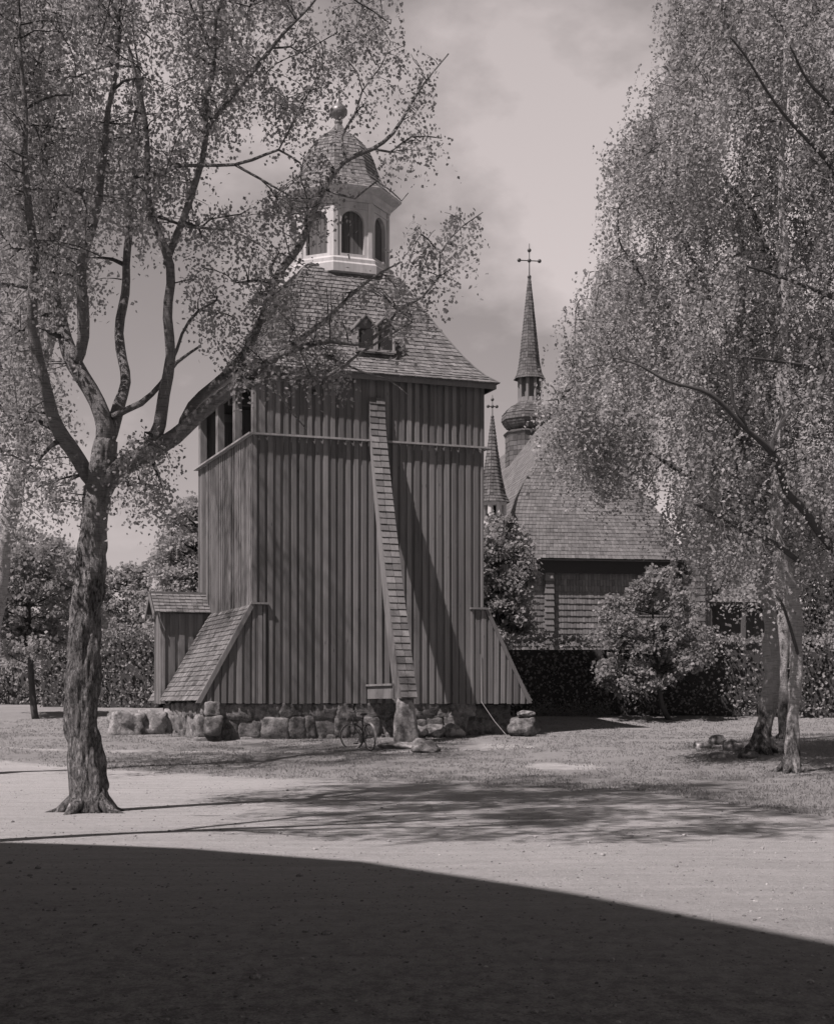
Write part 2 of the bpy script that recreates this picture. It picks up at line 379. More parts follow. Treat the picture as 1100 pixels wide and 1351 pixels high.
# open belfry side: posts, sill and lintel
for b in (.09, 2.1, 4.25, W - .12):
    mb = MB(); x0, y0, _ = L(-.03, b - .1, 0); mb.box(x0, x0 + .2, y0, y0 + (.3 if b > .2 else .2), ZL + .04 - Z0, ZE - .2 - Z0, .8); mb.build('post', M_STRUT, tower)
mb = MB(); x0, y0, _ = L(-.028, 0, 0); mb.box(x0, x0 + .16, y0 + .002, y0 + W, ZE - .2 - Z0, ZE - .002 - Z0); mb.build('lintel', M_BOARD, tower)
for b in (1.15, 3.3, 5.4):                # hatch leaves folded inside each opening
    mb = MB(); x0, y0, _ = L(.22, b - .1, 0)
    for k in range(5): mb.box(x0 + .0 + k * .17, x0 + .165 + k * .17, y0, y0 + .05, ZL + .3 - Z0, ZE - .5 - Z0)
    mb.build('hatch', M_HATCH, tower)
# bell inside
mb = MB(); prof = [(0.02, 10.3), (.12, 10.28), (.2, 10.15), (.24, 9.85), (.3, 9.6), (.4, 9.42), (.43, 9.38)]
c = L(2.2, 3.3, 0); mb.tube([(c[0], c[1], z - Z0) for r, z in prof], [r for r, z in prof], 16); mb.build('bell', M_IRON, tower, True)
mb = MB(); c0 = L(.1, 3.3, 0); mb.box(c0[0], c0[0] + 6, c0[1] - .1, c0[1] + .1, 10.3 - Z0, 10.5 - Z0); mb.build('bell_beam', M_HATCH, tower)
mb = MB()                                 # sound hole high on the front
x0, y0, _ = L(1.62, -.05, 0); mb.box(x0, x0 + .11, y0, y0 + .02, 10.1 - Z0, 10.22 - Z0); mb.build('sound_hole', M_DARK, tower)
# eave soffit
mb = MB(); x0, y0, _ = L(-.2, -.2, 0); x1, y1, _ = L(W + .2, W + .2, 0); mb.box(x0, x1, y0, y1, ZE + .003 - Z0, ZE + .07 - Z0, .3)
mb.build('eave_soffit', M_DARK, tower)
mb = MB(); e = 3.66
for k in range(4):
    a_, b_ = [((-e, -e), (e, -e + .04)), ((e - .04, -e + .041), (e, e)), ((-e, e - .04), (e - .041, e)), ((-e, -e + .041), (-e + .04, e - .041))][k]
    mb.box(a_[0], b_[0], a_[1], b_[1], ZE - .1 - Z0, ZE + .06 - Z0, .4)
mb.build('fascia', M_BOARD, tower)
# roof
HP = [(ZE + .05, 3.73), (11.0, 3.36), (11.4, 3.03), (12.08, 2.6), (12.56, 2.32), (13.17, 1.97), (13.65, 1.7), (14.0, 1.48), (14.25, 1.28), (14.4, 1.0)]
hz = [a for a, b in HP]; hh = [b for a, b in HP]
cum = [0]
for i in range(1, len(HP)): cum.append(cum[-1] + math.hypot(HP[i][0] - HP[i - 1][0], HP[i][1] - HP[i - 1][1]))
def roofP(side):
    def P(s, t):
        q = t * cum[-1]; h = float(np.interp(q, cum, hh)); z = float(np.interp(q, cum, hz))
        if t < 0: z += t * 2.4 * .6; h -= t * 2.4 * 1.5
        e = -h + 2 * h * s
        x, y = [(e, -h), (h, e), (-e, h), (-h, -e)][side]
        return (x, y, z - Z0)
    return P
roof = MB()
for sd in range(4): shingles(roof, roofP(sd), 31, .16, .026, jz=.16)
for sd in range(4):                       # hip boards
    pts = [roofP(sd)(0, t / 12) for t in range(13)]; roof.tube([(p[0], p[1], p[2] + .015) for p in pts], [.035] * 13, 4, .5)
roof = roof.build('roof', M_SHING, tower)
# twin dormer on the front slope
D0, D1, DB = 2.98, 4.12, .2
mb = MB(); z0, z1 = 11.42, 12.1
x0, y0, _ = L(D0, DB, 0); x1, y1, _ = L(D1, 1.7, 0); mb.box(x0, x1, y0 + .03, y1, z0 - Z0, z1 - Z0, .4)
xm = (x0 + x1) / 2
for (p, q) in ((x0, xm), (xm, x1)):
    m_ = (p + q) / 2; zt = z1 + .34
    A_ = [(p - .05, y0 - .06, z1 - .02), (m_, y0 - .06, zt), (m_, y1 + .3, zt), (p - .05, y1 + .3, z1 - .02)]
    B_ = [(m_, y0 - .06, zt), (q + .05, y0 - .06, z1 - .02), (q + .05, y1 + .3, z1 - .02), (m_, y1 + .3, zt)]
    for Q in (A_, B_):
        Q = [Vector((a, b, c - Z0)) for a, b, c in Q]; mb.add([*Q, *[v + Vector((0, 0, .05)) for v in Q]], [(0, 1, 2, 3), (4, 5, 6, 7), (0, 1, 5, 4), (1, 2, 6, 5), (2, 3, 7, 6), (3, 0, 4, 7)])
    mb.add([(p, y0 + .02, z1 - Z0), (q, y0 + .02, z1 - Z0), (m_, y0 + .02, zt - Z0)], [(0, 1, 2)], .3)
dorm = mb.build('dormer', M_SHING, tower)
for (p, q) in ((x0, xm), (xm, x1)):
    mb = MB(); mb.box(p + .07, q - .07, y0 + .005, y0 + .028, z0 + .12 - Z0, z1 - .02 - Z0, .2); mb.build('dormer_hatch', M_DARK, dorm)
    mb = MB()
    for a_, b_ in ((p, p + .065), (q - .065, q)): mb.box(a_ + .002, b_ - .002, y0 - .03, y0 + .004, z0 + .1 - Z0, z1 - Z0, .9)
    mb.box(p - .03, q + .03, y0 - .05, y0 + .002, z0 + .03 - Z0, z0 + .1 - Z0, .9); mb.build('dormer_frame', M_TRIM, dorm)
# lantern: octagon in line with the tower
LC = Vector((.1, 0, 0))
def octv(k, r, z): a = R(22.5 + 45 * k); return Vector((LC.x + r * math.cos(a), LC.y + r * math.sin(a), z - Z0))
def oct_sweep(mb, prof, tone=.5):
    for k in range(8):
        for (r0, z0), (r1, z1) in zip(prof[:-1], prof[1:]):
            mb.quad(octv(k, r0, z0), octv(k + 1, r0, z0), octv(k + 1, r1, z1), octv(k, r1, z1), tone)
lantern = MB(); oct_sweep(lantern, [(1.2, 14.0), (1.72, 14.1), (1.72, 14.34), (1.66, 14.4), (1.66, 14.5), (1.55, 14.58), (1.3, 14.6)])
for k in range(8):                          # each facet: jambs, arch spandrel, reveals
    A, B = octv(k, 1.5, 0), octv(k + 1, 1.5, 0); A.z = B.z = 0; md = (A + B) / 2; al = (B - A).normalized(); nr = (md - LC); nr.z = 0; nr.normalize(); hw = (B - A).length / 2
    def Q(s, z, o=0.0): p = md + al * s + nr * o; return Vector((p.x, p.y, z - Z0))
    r, zb, zs, zt = .35, 14.68, 15.6, 16.28
    for s0, s1 in ((-hw, -r), (r, hw)): lantern.quad(Q(s0, zb - .1), Q(s1, zb - .1), Q(s1, zt), Q(s0, zt), .5)
    lantern.quad(Q(-r, zb - .1), Q(r, zb - .1), Q(r, zb), Q(-r, zb), .5); n = 12
    for i in range(n):
        a0, a1 = math.pi * (1 - i / n), math.pi * (1 - (i + 1) / n)
        p0, p1 = (r * math.cos(a0), zs + r * math.sin(a0)), (r * math.cos(a1), zs + r * math.sin(a1))
        lantern.quad(Q(*p0), Q(*p1), Q(p1[0], zt), Q(p0[0], zt), .5); lantern.quad(Q(*p0), Q(*p0, -.13), Q(*p1, -.13), Q(*p1), .5)
    for sg in (-1, 1): lantern.quad(Q(sg * r, zb), Q(sg * r, zs), Q(sg * r, zs, -.13), Q(sg * r, zb, -.13), .5)
    lantern.quad(Q(-r, zb), Q(r, zb), Q(r, zb, -.13), Q(-r, zb, -.13), .5)
    for sg in (-1, 1):                      # corner pilasters and thin panel moulding
        s0, s1 = sorted((sg * (hw + .01), sg * (hw - .11)))
        lantern.add([Q(s0, 14.59, .03), Q(s1, 14.59, .03), Q(s1, 16.2, .03), Q(s0, 16.2, .03), Q(s0, 14.59, 0), Q(s1, 14.59, 0), Q(s1, 16.2, 0), Q(s0, 16.2, 0)], [(0, 1, 2, 3), (4, 0, 3, 7), (1, 5, 6, 2)], .55)
    lantern.add([Q(-hw + .12, 16.0, .025), Q(hw - .12, 16.0, .025), Q(hw - .12, 16.05, .025), Q(-hw + .12, 16.05, .025), Q(-hw + .12, 16.0), Q(hw - .12, 16.0), Q(hw - .12, 16.05), Q(-hw + .12, 16.05)], [(0, 1, 2, 3), (0, 4, 5, 1), (3, 2, 6, 7)], .5)
lan = lantern.build('lantern', M_WHITE, tower)
for k in range(8):
    A, B = octv(k, 1.5, 0), octv(k + 1, 1.5, 0); A.z = B.z = 0; md = (A + B) / 2; al = (B - A).normalized(); nr = (md - LC); nr.z = 0; nr.normalize()
    mb = MB()
    for i in range(5):
        s0, s1 = -.36 + .144 * i, -.36 + .144 * (i + 1) - .008
        q = [md + al * s0 - nr * .135, md + al * s1 - nr * .135]
        zt = 16.05
        mb.quad((q[0].x, q[0].y, 14.66 - Z0), (q[1].x, q[1].y, 14.66 - Z0), (q[1].x, q[1].y, zt - Z0), (q[0].x, q[0].y, zt - Z0))
    mb.build('arched_hatch', M_HATCH, lan)
mb = MB(); oct_sweep(mb, [(1.5, 16.2), (1.56, 16.2), (1.56, 16.27), (1.62, 16.32), (1.64, 16.42), (1.74, 16.46), (1.88, 16.52), (1.9, 16.58), (1.86, 16.6)]); mb.build('cornice', M_WHITE, lan)
DP = [(1.86, 16.585), (1.6, 16.78), (1.38, 16.98), (1.27, 17.2), (1.18, 17.45), (1.08, 17.75), (.95, 18.05), (.76, 18.32), (.52, 18.52), (.3, 18.66), (.15, 18.8), (.09, 18.95)]
def polyP(prof, kk, ctr, n=8, ph=22.5, z0=Z0):
    cm = [0]
    for i in range(1, len(prof)): cm.append(cm[-1] + math.hypot(prof[i][0] - prof[i - 1][0], prof[i][1] - prof[i - 1][1]))
    rs = [p[0] for p in prof]; zs = [p[1] for p in prof]
    def P(s, t):
        q = max(0, t) * cm[-1]; r = float(np.interp(q, cm, rs)); z = float(np.interp(q, cm, zs))
        a0, a1 = R(ph + 360 / n * kk), R(ph + 360 / n * (kk + 1))
        x = r * ((1 - s) * math.cos(a0) + s * math.cos(a1)); y = r * ((1 - s) * math.sin(a0) + s * math.sin(a1))
        return (ctr[0] + x, ctr[1] + y, z - z0)
    return P
mb = MB()
for k in range(8): shingles(mb, polyP(DP, k, LC), 24, .13, .016)
mb.build('dome', M_DOME, lan)
mb = MB(); fp = [(.09, 18.9), (.13, 19.0), (.1, 19.06), (.08, 19.1), (.2, 19.16), (.27, 19.26), (.27, 19.36), (.2, 19.46), (.12, 19.54), (.08, 19.66), (.04, 19.85), (.012, 20.15), (.008, 20.5)]
mb.tube([(LC.x, LC.y, z - Z0) for r, z in fp], [r for r, z in fp], 14, .5); mb.build('finial', M_COPPER, lan, True)
# skirts: shingled lean-to covers along the left foot of the tower, boarded gables to the front
def skirt_side(b0, b1, out=1.55, zt=4.3, rows=19):
    mb = MB()
    def P(s, t): return L(-out + (out - .02) * t, b1 + (b0 - b1) * s, 1.66 + (zt - 1.66) * t)
    shingles(mb, P, rows, .17, .028); return mb.build('skirt_roof', M_SHING, tower)
skirt_side(-.1, 5.2); skirt_side(6.35, 7.3, 1.5, 4.2)
mb = MB(); board_wall(mb, (0, -.05), (1, 0), (0, -1), -1.47, -.0, ZB, lambda a: 1.66 + (a + 1.53) / 1.5 * 2.6, per=.21, back=.1)
board_wall(mb, (0, -.05), (1, 0), (0, -1), 0, .3, ZB, 4.26, per=.15, back=.04); mb.build('skirt_gable', M_BOARD, tower)
mb = MB()
for (p, q) in ((L(-1.62, -.13, 1.6), L(-.02, -.13, 4.36)),):
    mb.hexa([(p[0], p[1] - .02, p[2]), (p[0] + .14, p[1] - .02, p[2]), (p[0] + .14, p[1] + .05, p[2]), (p[0], p[1] + .05, p[2])],
            [(q[0] - .07, q[1] - .02, q[2]), (q[0] + .07, q[1] - .02, q[2]), (q[0] + .07, q[1] + .05, q[2]), (q[0] - .07, q[1] + .05, q[2])], .4)
x0, y0, _ = L(-.12, -.17, 0); mb.box(x0, x0 + .5, y0, y0 + .13, 4.275 - Z0, 4.33 - Z0, .5); mb.build('barge_board', M_STRUT, tower)
mb = MB(); board_wall(mb, (W, -.05), (1, 0), (0, -1), .0, 1.42, ZB, lambda a: 4.3 - a / 1.45 * 2.65, per=.2, back=.1)
board_wall(mb, (W, -.05), (1, 0), (0, -1), -.38, .0, ZB, 4.26, per=.19, back=.04); mb.build('skirt_gable', M_BOARD, tower)
mb = MB(); x0, y0, _ = L(W - .42, -.17, 0); mb.box(x0, x0 + .5, y0, y0 + .13, 4.275 - Z0, 4.33 - Z0, .5)
p, q = L(W + 1.5, -.1, 1.6), L(W + .06, -.1, 4.33)
mb.hexa([(p[0] - .12, p[1] - .02, p[2]), (p[0], p[1] - .02, p[2]), (p[0], p[1] + .06, p[2]), (p[0] - .12, p[1] + .06, p[2])],
        [(q[0] - .06, q[1] - .02, q[2]), (q[0] + .06, q[1] - .02, q[2]), (q[0] + .06, q[1] + .06, q[2]), (q[0] - .06, q[1] + .06, q[2])], .3); mb.build('barge_board', M_BOARD, tower)
mb = MB()
def P(s, t): return L(W + 1.5 - 1.48 * t, -.08 + 6.8 * s, 1.66 + 2.64 * t)
shingles(mb, P, 19, .17, .028); mb.build('skirt_roof', M_SHING, tower)
# the gabled hood at the back of the left side
mb = MB(); board_wall(mb, (-1.45, 5.3), (1, 0), (0, -1), 0, 1.43, ZB, 4.3, per=.3, ow=.16)
board_wall(mb, (-1.46, 6.3), (0, -1), (-1, 0), 0, 1.0, ZB, lambda a: 4.3 + .5 * (1 - abs(a - .5) / .5), per=.25, ow=.14)
hood = mb.build('hood_wall', M_STRUT, tower)
mb = MB()
def P(s, t): return L(-1.72 + 1.7 * s, 5.08 + .72 * t, 4.32 + .62 * t)
shingles(mb, P, 6, .17, .028)
def P(s, t): return L(-.02 - 1.7 * s, 6.52 - .72 * t, 4.32 + .62 * t)
shingles(mb, P, 6, .17, .028)
x0, y0, _ = L(-1.76, 5.76, 0); mb.box(x0, x0 + 1.76, y0, y0 + .09, 4.93 - Z0, 4.99 - Z0, .6)
for bb, sg in ((5.06, 1), (6.54, -1)):
    p, q = L(-1.74, bb, 4.2), L(-1.74, 5.8, 4.86)
    mb.hexa([(p[0] - .03, p[1], p[2] - .1), (p[0], p[1], p[2] - .1), (q[0], q[1], q[2] - .1), (q[0] - .03, q[1], q[2] - .1)], [(p[0] - .03, p[1], p[2] + .08), (p[0], p[1], p[2] + .08), (q[0], q[1], q[2] + .08), (q[0] - .03, q[1], q[2] + .08)], .4)
mb.build('hood_roof', M_SHING, tower)
# the shingled leaning strut with its tie beam
SA = 3.47; sw = .2
SP = [(10.05, .14, .1), (9.4, .2, .1), (8.5, .42, .24), (7.4, .76, .32), (6.3, 1.12, .38), (5.25, 1.47, .44), (4.2, 1.83, .5), (3.2, 2.2, .55), (2.4, 2.5, .58), (1.72, 2.76, .6)]
mb = MB()
for (z1, f1, d1), (z0, f0, d0) in zip(SP[:-1], SP[1:]):
    mb.hexa([L(SA - sw, -f0, z0), L(SA + sw, -f0, z0), L(SA + sw, -f0 + d0, z0), L(SA - sw, -f0 + d0, z0)],
            [L(SA - sw, -f1, z1), L(SA + sw, -f1, z1), L(SA + sw, -f1 + d1, z1), L(SA - sw, -f1 + d1, z1)], .55)
strut = mb.build('strut', M_STRUT, tower)
mb = MB(); szs = [a for a, b, c in SP][::-1]; sfs = [b for a, b, c in SP][::-1]
def P(s, t):
    z = 1.74 + (10.1 - 1.74) * t; f = float(np.interp(z, szs, sfs)) + .012
    return L(SA - sw - .03 + (2 * sw + .06) * s, -f, z)
shingles(mb, P, 46, .22, .03, jz=.05); mb.build('strut_shingles', M_SHING, strut)
mb = MB(); p = L(SA - sw - .04, -2.2, 0); q = L(SA + sw, -.03, 0); mb.box(p[0], q[0], p[1], q[1], 1.72 - Z0, 2.06 - Z0, .5)
mb.box(p[0] - .05, q[0] + .05, p[1] + .03, q[1] - .01, 2.064 - Z0, 2.12 - Z0, 1.0); mb.build('tie_beam', M_STRUT, tower)
# rubble foundation
mb = MB(); rnd = random.Random(3)
x0, y0, _ = L(-1.2, .3, 0); mb.box(x0, x0 + W + 2.2, y0, y0 + 6.2, -.5, ZB - .05 - Z0, .2)
def rubble(a0, a1, bfun, zb, zt, size, sd_=0):
    z = zb
    while z < zt - .1:
        h0 = min(size * (.6 + rnd.random() * .35), zt - z + .05); a = a0 - rnd.random() * size
        while a < a1:
            h = h0 * (.9 + rnd.random() * .3); w = size * (.45 + rnd.random() * .9); x, y, _ = bfun(a + w / 2)
            block(mb, x, y + .06, z + h0 / 2 - Z0 + (rnd.random() - .5) * .1, w * .52 if sd_ == 0 else .22, .22 if sd_ == 0 else w * .52, h * .56, rnd.random() * 99, .1, rnd.random(), rnd.random() * .24 - .12, cuts=7, lean=(rnd.random() - .5) * .05); a += w * .97
        z += h0 * .95
c0 = L(-1.25, .02, 0); mb.box(c0[0], c0[0] + W + .6, c0[1] + .03, c0[1] + .5, -.5, ZB - .04 - Z0, .35)
c0 = L(-1.3, .1, 0); mb.box(c0[0] - .02, c0[0] + .4, c0[1], c0[1] + 5.0, -.5, ZB - .05 - Z0, .35)
rubble(-1.2, W - .75, lambda a: L(a, .13 + rnd.random() * .06, 0), .25, ZB - .05, .68)
rubble(.1, 5.0, lambda b: L(-1.18 + rnd.random() * .05, b, 0), .3, ZB - .05, .55, 1)
mb.build('foundation', M_STONE, tower, True)
mb = MB(); x0, y0, _ = L(W - 1.2, .45, 0); mb.box(x0, x0 + 2.2, y0, y0 + 5.5, -.3, ZB - .03 - Z0, .4); mb.build('rendered_base', M_STONE, tower)
# stone pillar under the strut and the loose boulders
pp = LW(SA, -2.55, 0); gz = T(pp.x, pp.y)
mb = MB(); block(mb, pp.x, pp.y, gz + (1.7 - gz) / 2 - .08, .34, .3, (1.7 - gz) / 2 + .09, 4.3, .13, .7, .42, lean=-.03)
o = mb.build('stone_pillar', M_STONEL, None, True); tag(o, 'upright pale stone block carrying the foot of the shingled strut', 'stone pillar'); recenter(o, (pp.x, pp.y, gz))
g = ground_at(560, 992, 36, 42); o = boulder(g.x + .0, g.y, g.z + .06, .42, .4, .26, 12, 4, .35).build('boulder', M_STONE, None, True)
tag(o, 'low dark rock at the foot of the stone pillar', 'boulder', 'loose field stones by the tower'); recenter(o, g)
g = ground_at(528, 988, 36, 42); o = boulder(g.x, g.y + .15, g.z + .04, .5, .3, .16, 31, 4, .3).build('boulder', M_STONEL, None, True)
tag(o, 'flat pale rock in front of the stone pillar, beside the bicycle', 'boulder', 'loose field stones by the tower'); recenter(o, g)
g = LW(W + .95, -.75, 0); g.z = T(g.x, g.y)
o = boulder(g.x, g.y, g.z + .24, .48, .42, .36, 5, 4, .25).build('boulder', M_STONE, None, True)
tag(o, 'large rounded boulder below the right skirt of the tower, lower of two', 'boulder', 'loose field stones by the tower'); recenter(o, g)
o = boulder(g.x + .05, g.y, g.z + .64, .26, .2, .11, 8, 4, .2).build('boulder', M_STONE, None, True)
tag(o, 'small flat stone lying on top of the large rounded boulder', 'boulder', 'loose field stones by the tower'); recenter(o, (g.x + .05, g.y, g.z + .54))
# bank of stones below the right half of the foundation
for i, (u, v, s) in enumerate(((575, 972, .42), (602, 969, .36), (590, 955, .3))):
    a_ = (3.9 + i * .55); q = LW(a_ + .6, -.38, 0); q.z = T(q.x, q.y)
    o = boulder(q.x, q.y, q.z + .16, .4, .3, .24, 40 + i, 3, .3).build('boulder', M_STONEL, None, True)
    tag(o, ['pale rough stone right of the pillar against the foundation', 'middle one of the pale rough stones against the right half of the foundation', 'pale rough stone nearest the right skirt against the foundation'][i], 'boulder', 'loose field stones by the tower'); recenter(o, q)
# cable hanging down at the right skirt
mb = MB(); q0, q1 = LW(W - .12, -.13, 3.0), LW(W - .1, -.13, 1.65); q2 = LW(W + .35, -1.0, 0); q2.z = T(q2.x, q2.y)
mb.tube([q0, q1, q1.lerp(q2, .5) + Vector((0, 0, -.06)), q2], [.008] * 4, 6, .6); o = mb.build('cable', M_TRIM, None)
tag(o, 'thin pale cable running down from the right skirt to the ground', 'cable'); recenter(o, q2)
# low wall of stone blocks left of the tower
lw = thing('stone_wall', 'low wall of pale split stone blocks left of the tower under the gabled hood', 'stone wall', LW(-2.2, 4.5, .8), ROT)
a = -3.1
for i, w in enumerate((.9, .75, .8)):
    mb = MB(); block(mb, a + 2.2 + w / 2, .1 * i, .14 - .03 * (i == 0), w * .52, .4, .44, 60 + i * 7, .16, .5 + .2 * i, .12 * (i - 1)); mb.build('block', M_STONEL, lw, True); a += w * .93
# rocks between the two right birches
for i, (u, v, s, lab) in enumerate(((925, 987, .2, 'leftmost small stone in the row left of the right birches'), (945, 982, .24, 'dark stone second from the left in the row by the birches'), (966, 990, .27, 'largest pale stone in the row left of the birches'), (985, 1000, .2, 'pale stone lying nearest the foot of the bent birch'), (946, 1001, .17, 'small stone in front of the row left of the birches'))):
    g = ground_at(u, v, 30, 45); o = boulder(g.x, g.y, g.z + s * .3, s * 1.2, s, s * .75, 80 + i, 3, .3).build('stone', M_STONE if i % 2 else M_STONEL, None, True)
    tag(o, lab, 'stone', 'stones by the right birches'); recenter(o, g)
# ------------------------------------------------------------------ bicycle
def bicycle():
    rear = ground_at(489, 991, 36, 42)
    ang = R(116); root = thing('bicycle', 'old bicycle with pale rear mudguard parked before the tower foundation', 'bicycle', rear, ang)
    Rw = .345; wb = 1.08
    def wheel(cx, steer, par):
        c, s = math.cos(steer), math.sin(steer)
        def pt(r, a, o=0): return (cx + r * math.cos(a) * c - o * s, r * math.cos(a) * s + o * c, Rw + r * math.sin(a))
        mb = MB(); n = 32; mb.tube([pt(Rw - .018, 2 * math.pi * i / n) for i in range(n + 1)], [.02] * (n + 1), 6, .4, False); w = mb.build('wheel', M_IRON, par, True)
        mb = MB(); mb.tube([pt(Rw - .045, 2 * math.pi * i / n) for i in range(n + 1)], [.011] * (n + 1), 5, .9, False); mb.build('rim', M_TRIM, w, True)
        mb = MB()
        for i in range(18): mb.tube([pt(.02, 2 * math.pi * i / 18, .02 * (-1) ** i), pt(Rw - .045, 2 * math.pi * i / 18 + .1)], [.0025] * 2, 3, .8, False)
        mb.tube([pt(0, 0, -.05), pt(0, 0, .05)], [.022] * 2, 8); mb.build('spokes', M_COPPER, w); return pt
    wheel(0, 0, root); fp = wheel(wb, R(40), root)
    bb = (.45, 0, .29); st = (.3, 0, .82); ht = (.93, 0, .86); hb = (.96, 0, .66)
    mb = MB()
    for a, b in ((bb, st), (bb, hb), (st, ht), (ht, hb)): mb.tube([a, b], [.017] * 2, 8, .3)
    for y in (-.05, .05): mb.tube([(0, y, Rw), (bb[0], y * .5, bb[2])], [.01] * 2, 6, .3); mb.tube([(0, y, Rw), (st[0], y * .4, st[2] - .08)], [.009] * 2, 6, .3)
    mb.build('frame', M_IRON, root, True)
    mb = MB()
    for y in (-.05, .05): mb.tube([(hb[0], y, hb[2]), (1.0, y, .5), (wb, y, Rw)], [.012, .011, .01], 6, .3)
    mb.tube([(hb[0], -.05, hb[2]), (hb[0], .05, hb[2])], [.015] * 2, 6); mb.build('fork', M_IRON, root, True)
    mb = MB(); c, s = math.cos(R(40)), math.sin(R(40)); hx = .91
    H = [(-.2, .3, .98), (-.08, .3, 1.0), (.04, .16, 1.0), (.02, 0, .97), (.04, -.16, 1.0), (-.08, -.3, 1.0), (-.2, -.3, .98)]
    mb.tube([(hx + x * c - y * s, x * s + y * c, z) for x, y, z in H], [.012] * 7, 8, .8); mb.tube([ht, (hx + .01, 0, .98)], [.014] * 2, 8); mb.build('handlebar', M_COPPER, root, True)
    mb = MB(); boulder(.24, 0, .93, .15, .09, .035, 3, 2, .05, mb, .2); mb.tube([st, (.27, 0, .92)], [.013] * 2, 6); mb.build('saddle', M_DARK, root, True)
    for cx, a0, a1, m_ in ((0, 50, 190, M_WHITE), (wb, 20, 150, M_COPPER)):
        mb = MB(); n = 14; cc, ss = (1, 0) if cx == 0 else (c, s)
        for i in range(n):
            q = []
            for j, o in ((i, -.03), (i, .03), (i + 1, .03), (i + 1, -.03)):
                a = R(a0 + (a1 - a0) * j / n); rr = Rw + .03; q.append(Vector((cx + rr * math.cos(a) * cc - o * ss, rr * math.cos(a) * ss + o * cc, Rw + rr * math.sin(a))))
            up = [p + Vector((0, 0, .006)) for p in q]; mb.add(q + up, [(0, 1, 2, 3), (4, 5, 6, 7), (0, 1, 5, 4), (1, 2, 6, 5), (2, 3, 7, 6), (3, 0, 4, 7)], .8)
        mb.build('mudguard', m_, root)
    mb = MB(); mb.tube([(.45, -.06, .29), (.45, .06, .29)], [.09, .09], 16); mb.tube([(.45, .1, .29), (.58, .1, .2)], [.009] * 2, 6); mb.tube([(.45, -.1, .29), (.32, -.1, .38)], [.009] * 2, 6); mb.build('crank', M_COPPER, root)
    for q_ in ((.54, .64, .08, .18, .18, .2), (.27, .37, -.18, -.08, .37, .39)):
        mb = MB(); mb.box(*q_); mb.build('pedal', M_DARK, root)
    root.rotation_euler = (R(-5), 0, ang)
bicycle()
# ------------------------------------------------------------------ church
CH = R(9); CO = Vector((4.35, 69.7, 1.6)); church = thing('church', 'wooden church with concave shingled roof, onion steeple and corner spirelets behind the hedge', 'church', CO, CH)
def q(a, b, z): return (a, b, z - CO.z)
mb = MB()
def P(s, t): return q(8.15 * s + .05, .45, 1.2 + 6.9 * t)
shingles(mb, P, 25, .14, .05)
mb.box(.06, 8.2, .5, 24, -.5, 8.1 - CO.z, .4)
def P(s, t): return q(.05, 24 - 23.5 * s, 1.2 + 6.9 * t)
shingles(mb, P, 25, .3, .035); mb.build('shingled_wall', M_SHGREY, church)
for a in (1.72, 8.2):
    mb = MB()
    for k in range(24): 
        w = .2 + .02 * (k % 2); z = 1.2 + k * .285; x = a; mb.hexa([q(x - w, .2, z), q(x + w, .2, z), q(x + w, .6, z), q(x - w, .6, z)], [q(x - w + .03, .25, z + .284), q(x + w - .03, .25, z + .284), q(x + w - .03, .6, z + .284), q(x - w + .03, .6, z + .284)])
    mb.build('shingled_post', M_SHGREY, church)
mb = MB(); mb.box(-.1, 8.2, .12, .44, 7.55 - CO.z, 8.12 - CO.z, .3); mb.build('eave_shade_band', M_DARK, church)  # dark band painted in for the shadow under the church eave
IZ = [8.17, 8.6, 9.4, 10.3, 11.2, 12.2, 13.4, 14.8, 16.2]; IL = [-.12, -.02, .06, .2, .52, 1.1, 1.95, 2.95, 3.98]; IR = [-.12, .1, .42, .85, 1.4, 1.98, 2.6, 3.3, 3.98]
def chroof(side):
    def P(s, t):
        z = 8.17 + 8.03 * t; z = z + (t < 0) * 0; l = float(np.interp(z, IZ, IL)); r = 8.0 - float(np.interp(z, IZ, IR)); f = float(np.interp(z, IZ, IR)) - .1
        if side == 0: return q(l + (r - l) * s, f, z)
        if side == 1: return q(r, f + (24 - f) * s, z)
        return q(l, 24 - (24 - f) * s, z)
    return P
mb = MB(); shingles(mb, chroof(0), 46, .17, .022); mb.build('front_roof', M_SHGREY, church)
mb = MB(); shingles(mb, chroof(1), 40, .35, .022); shingles(mb, chroof(2), 44, .35, .01)
mb.add([q(-.12, 24, 8.17), q(8.12, 24, 8.17), q(4, 24, 16.2)], [(0, 1, 2)], .5)
mb.box(-.1, 8.1, .0, 24, 8.1 - CO.z, 8.165 - CO.z, .3); mb.build('nave_roof', M_SHGREY, church)
def cross(mb, x, y, z0, z1, arm, r=.03):
    mb.tube([(x, y, z0), (x, y, z1)], [r, r * .5], 6, .5); zc = z0 + (z1 - z0) * .5
    mb.tube([(x - arm, y, zc), (x + arm, y, zc)], [r * .8] * 2, 6, .5)
    for px, pz in ((x - arm, zc), (x + arm, zc), (x, z0 + .05), (x, z0 + (z1 - z0) * .8), (x, zc)): boulder(px, y, pz, r * 3.2, r * 3.2, r * 3.2, 1, 2, 0, mb, .5)
def facets(mb, prof, ctr, rows, w, th=.02, n=8, lap=1.35):
    for k in range(n): shingles(mb, polyP(prof, k, ctr, n, 22.5, CO.z), rows, w, th, lap)
sx, sy = 3.85, 13.4
mb = MB(); facets(mb, [(1.32, 12.6), (1.3, 16.0), (1.42, 16.1), (1.42, 16.2), (1.0, 16.35)], (sx, sy), 16, .25); mb.build('steeple_base', M_SHDARK, church)
mb = MB(); facets(mb, [(.95, 16.3), (1.3, 16.5), (1.53, 16.85), (1.5, 17.2), (1.22, 17.5), (.8, 17.72), (.62, 17.9)], (sx, sy), 14, .2); onion = mb.build('onion_dome', M_SHDARK, church)
mb = MB()
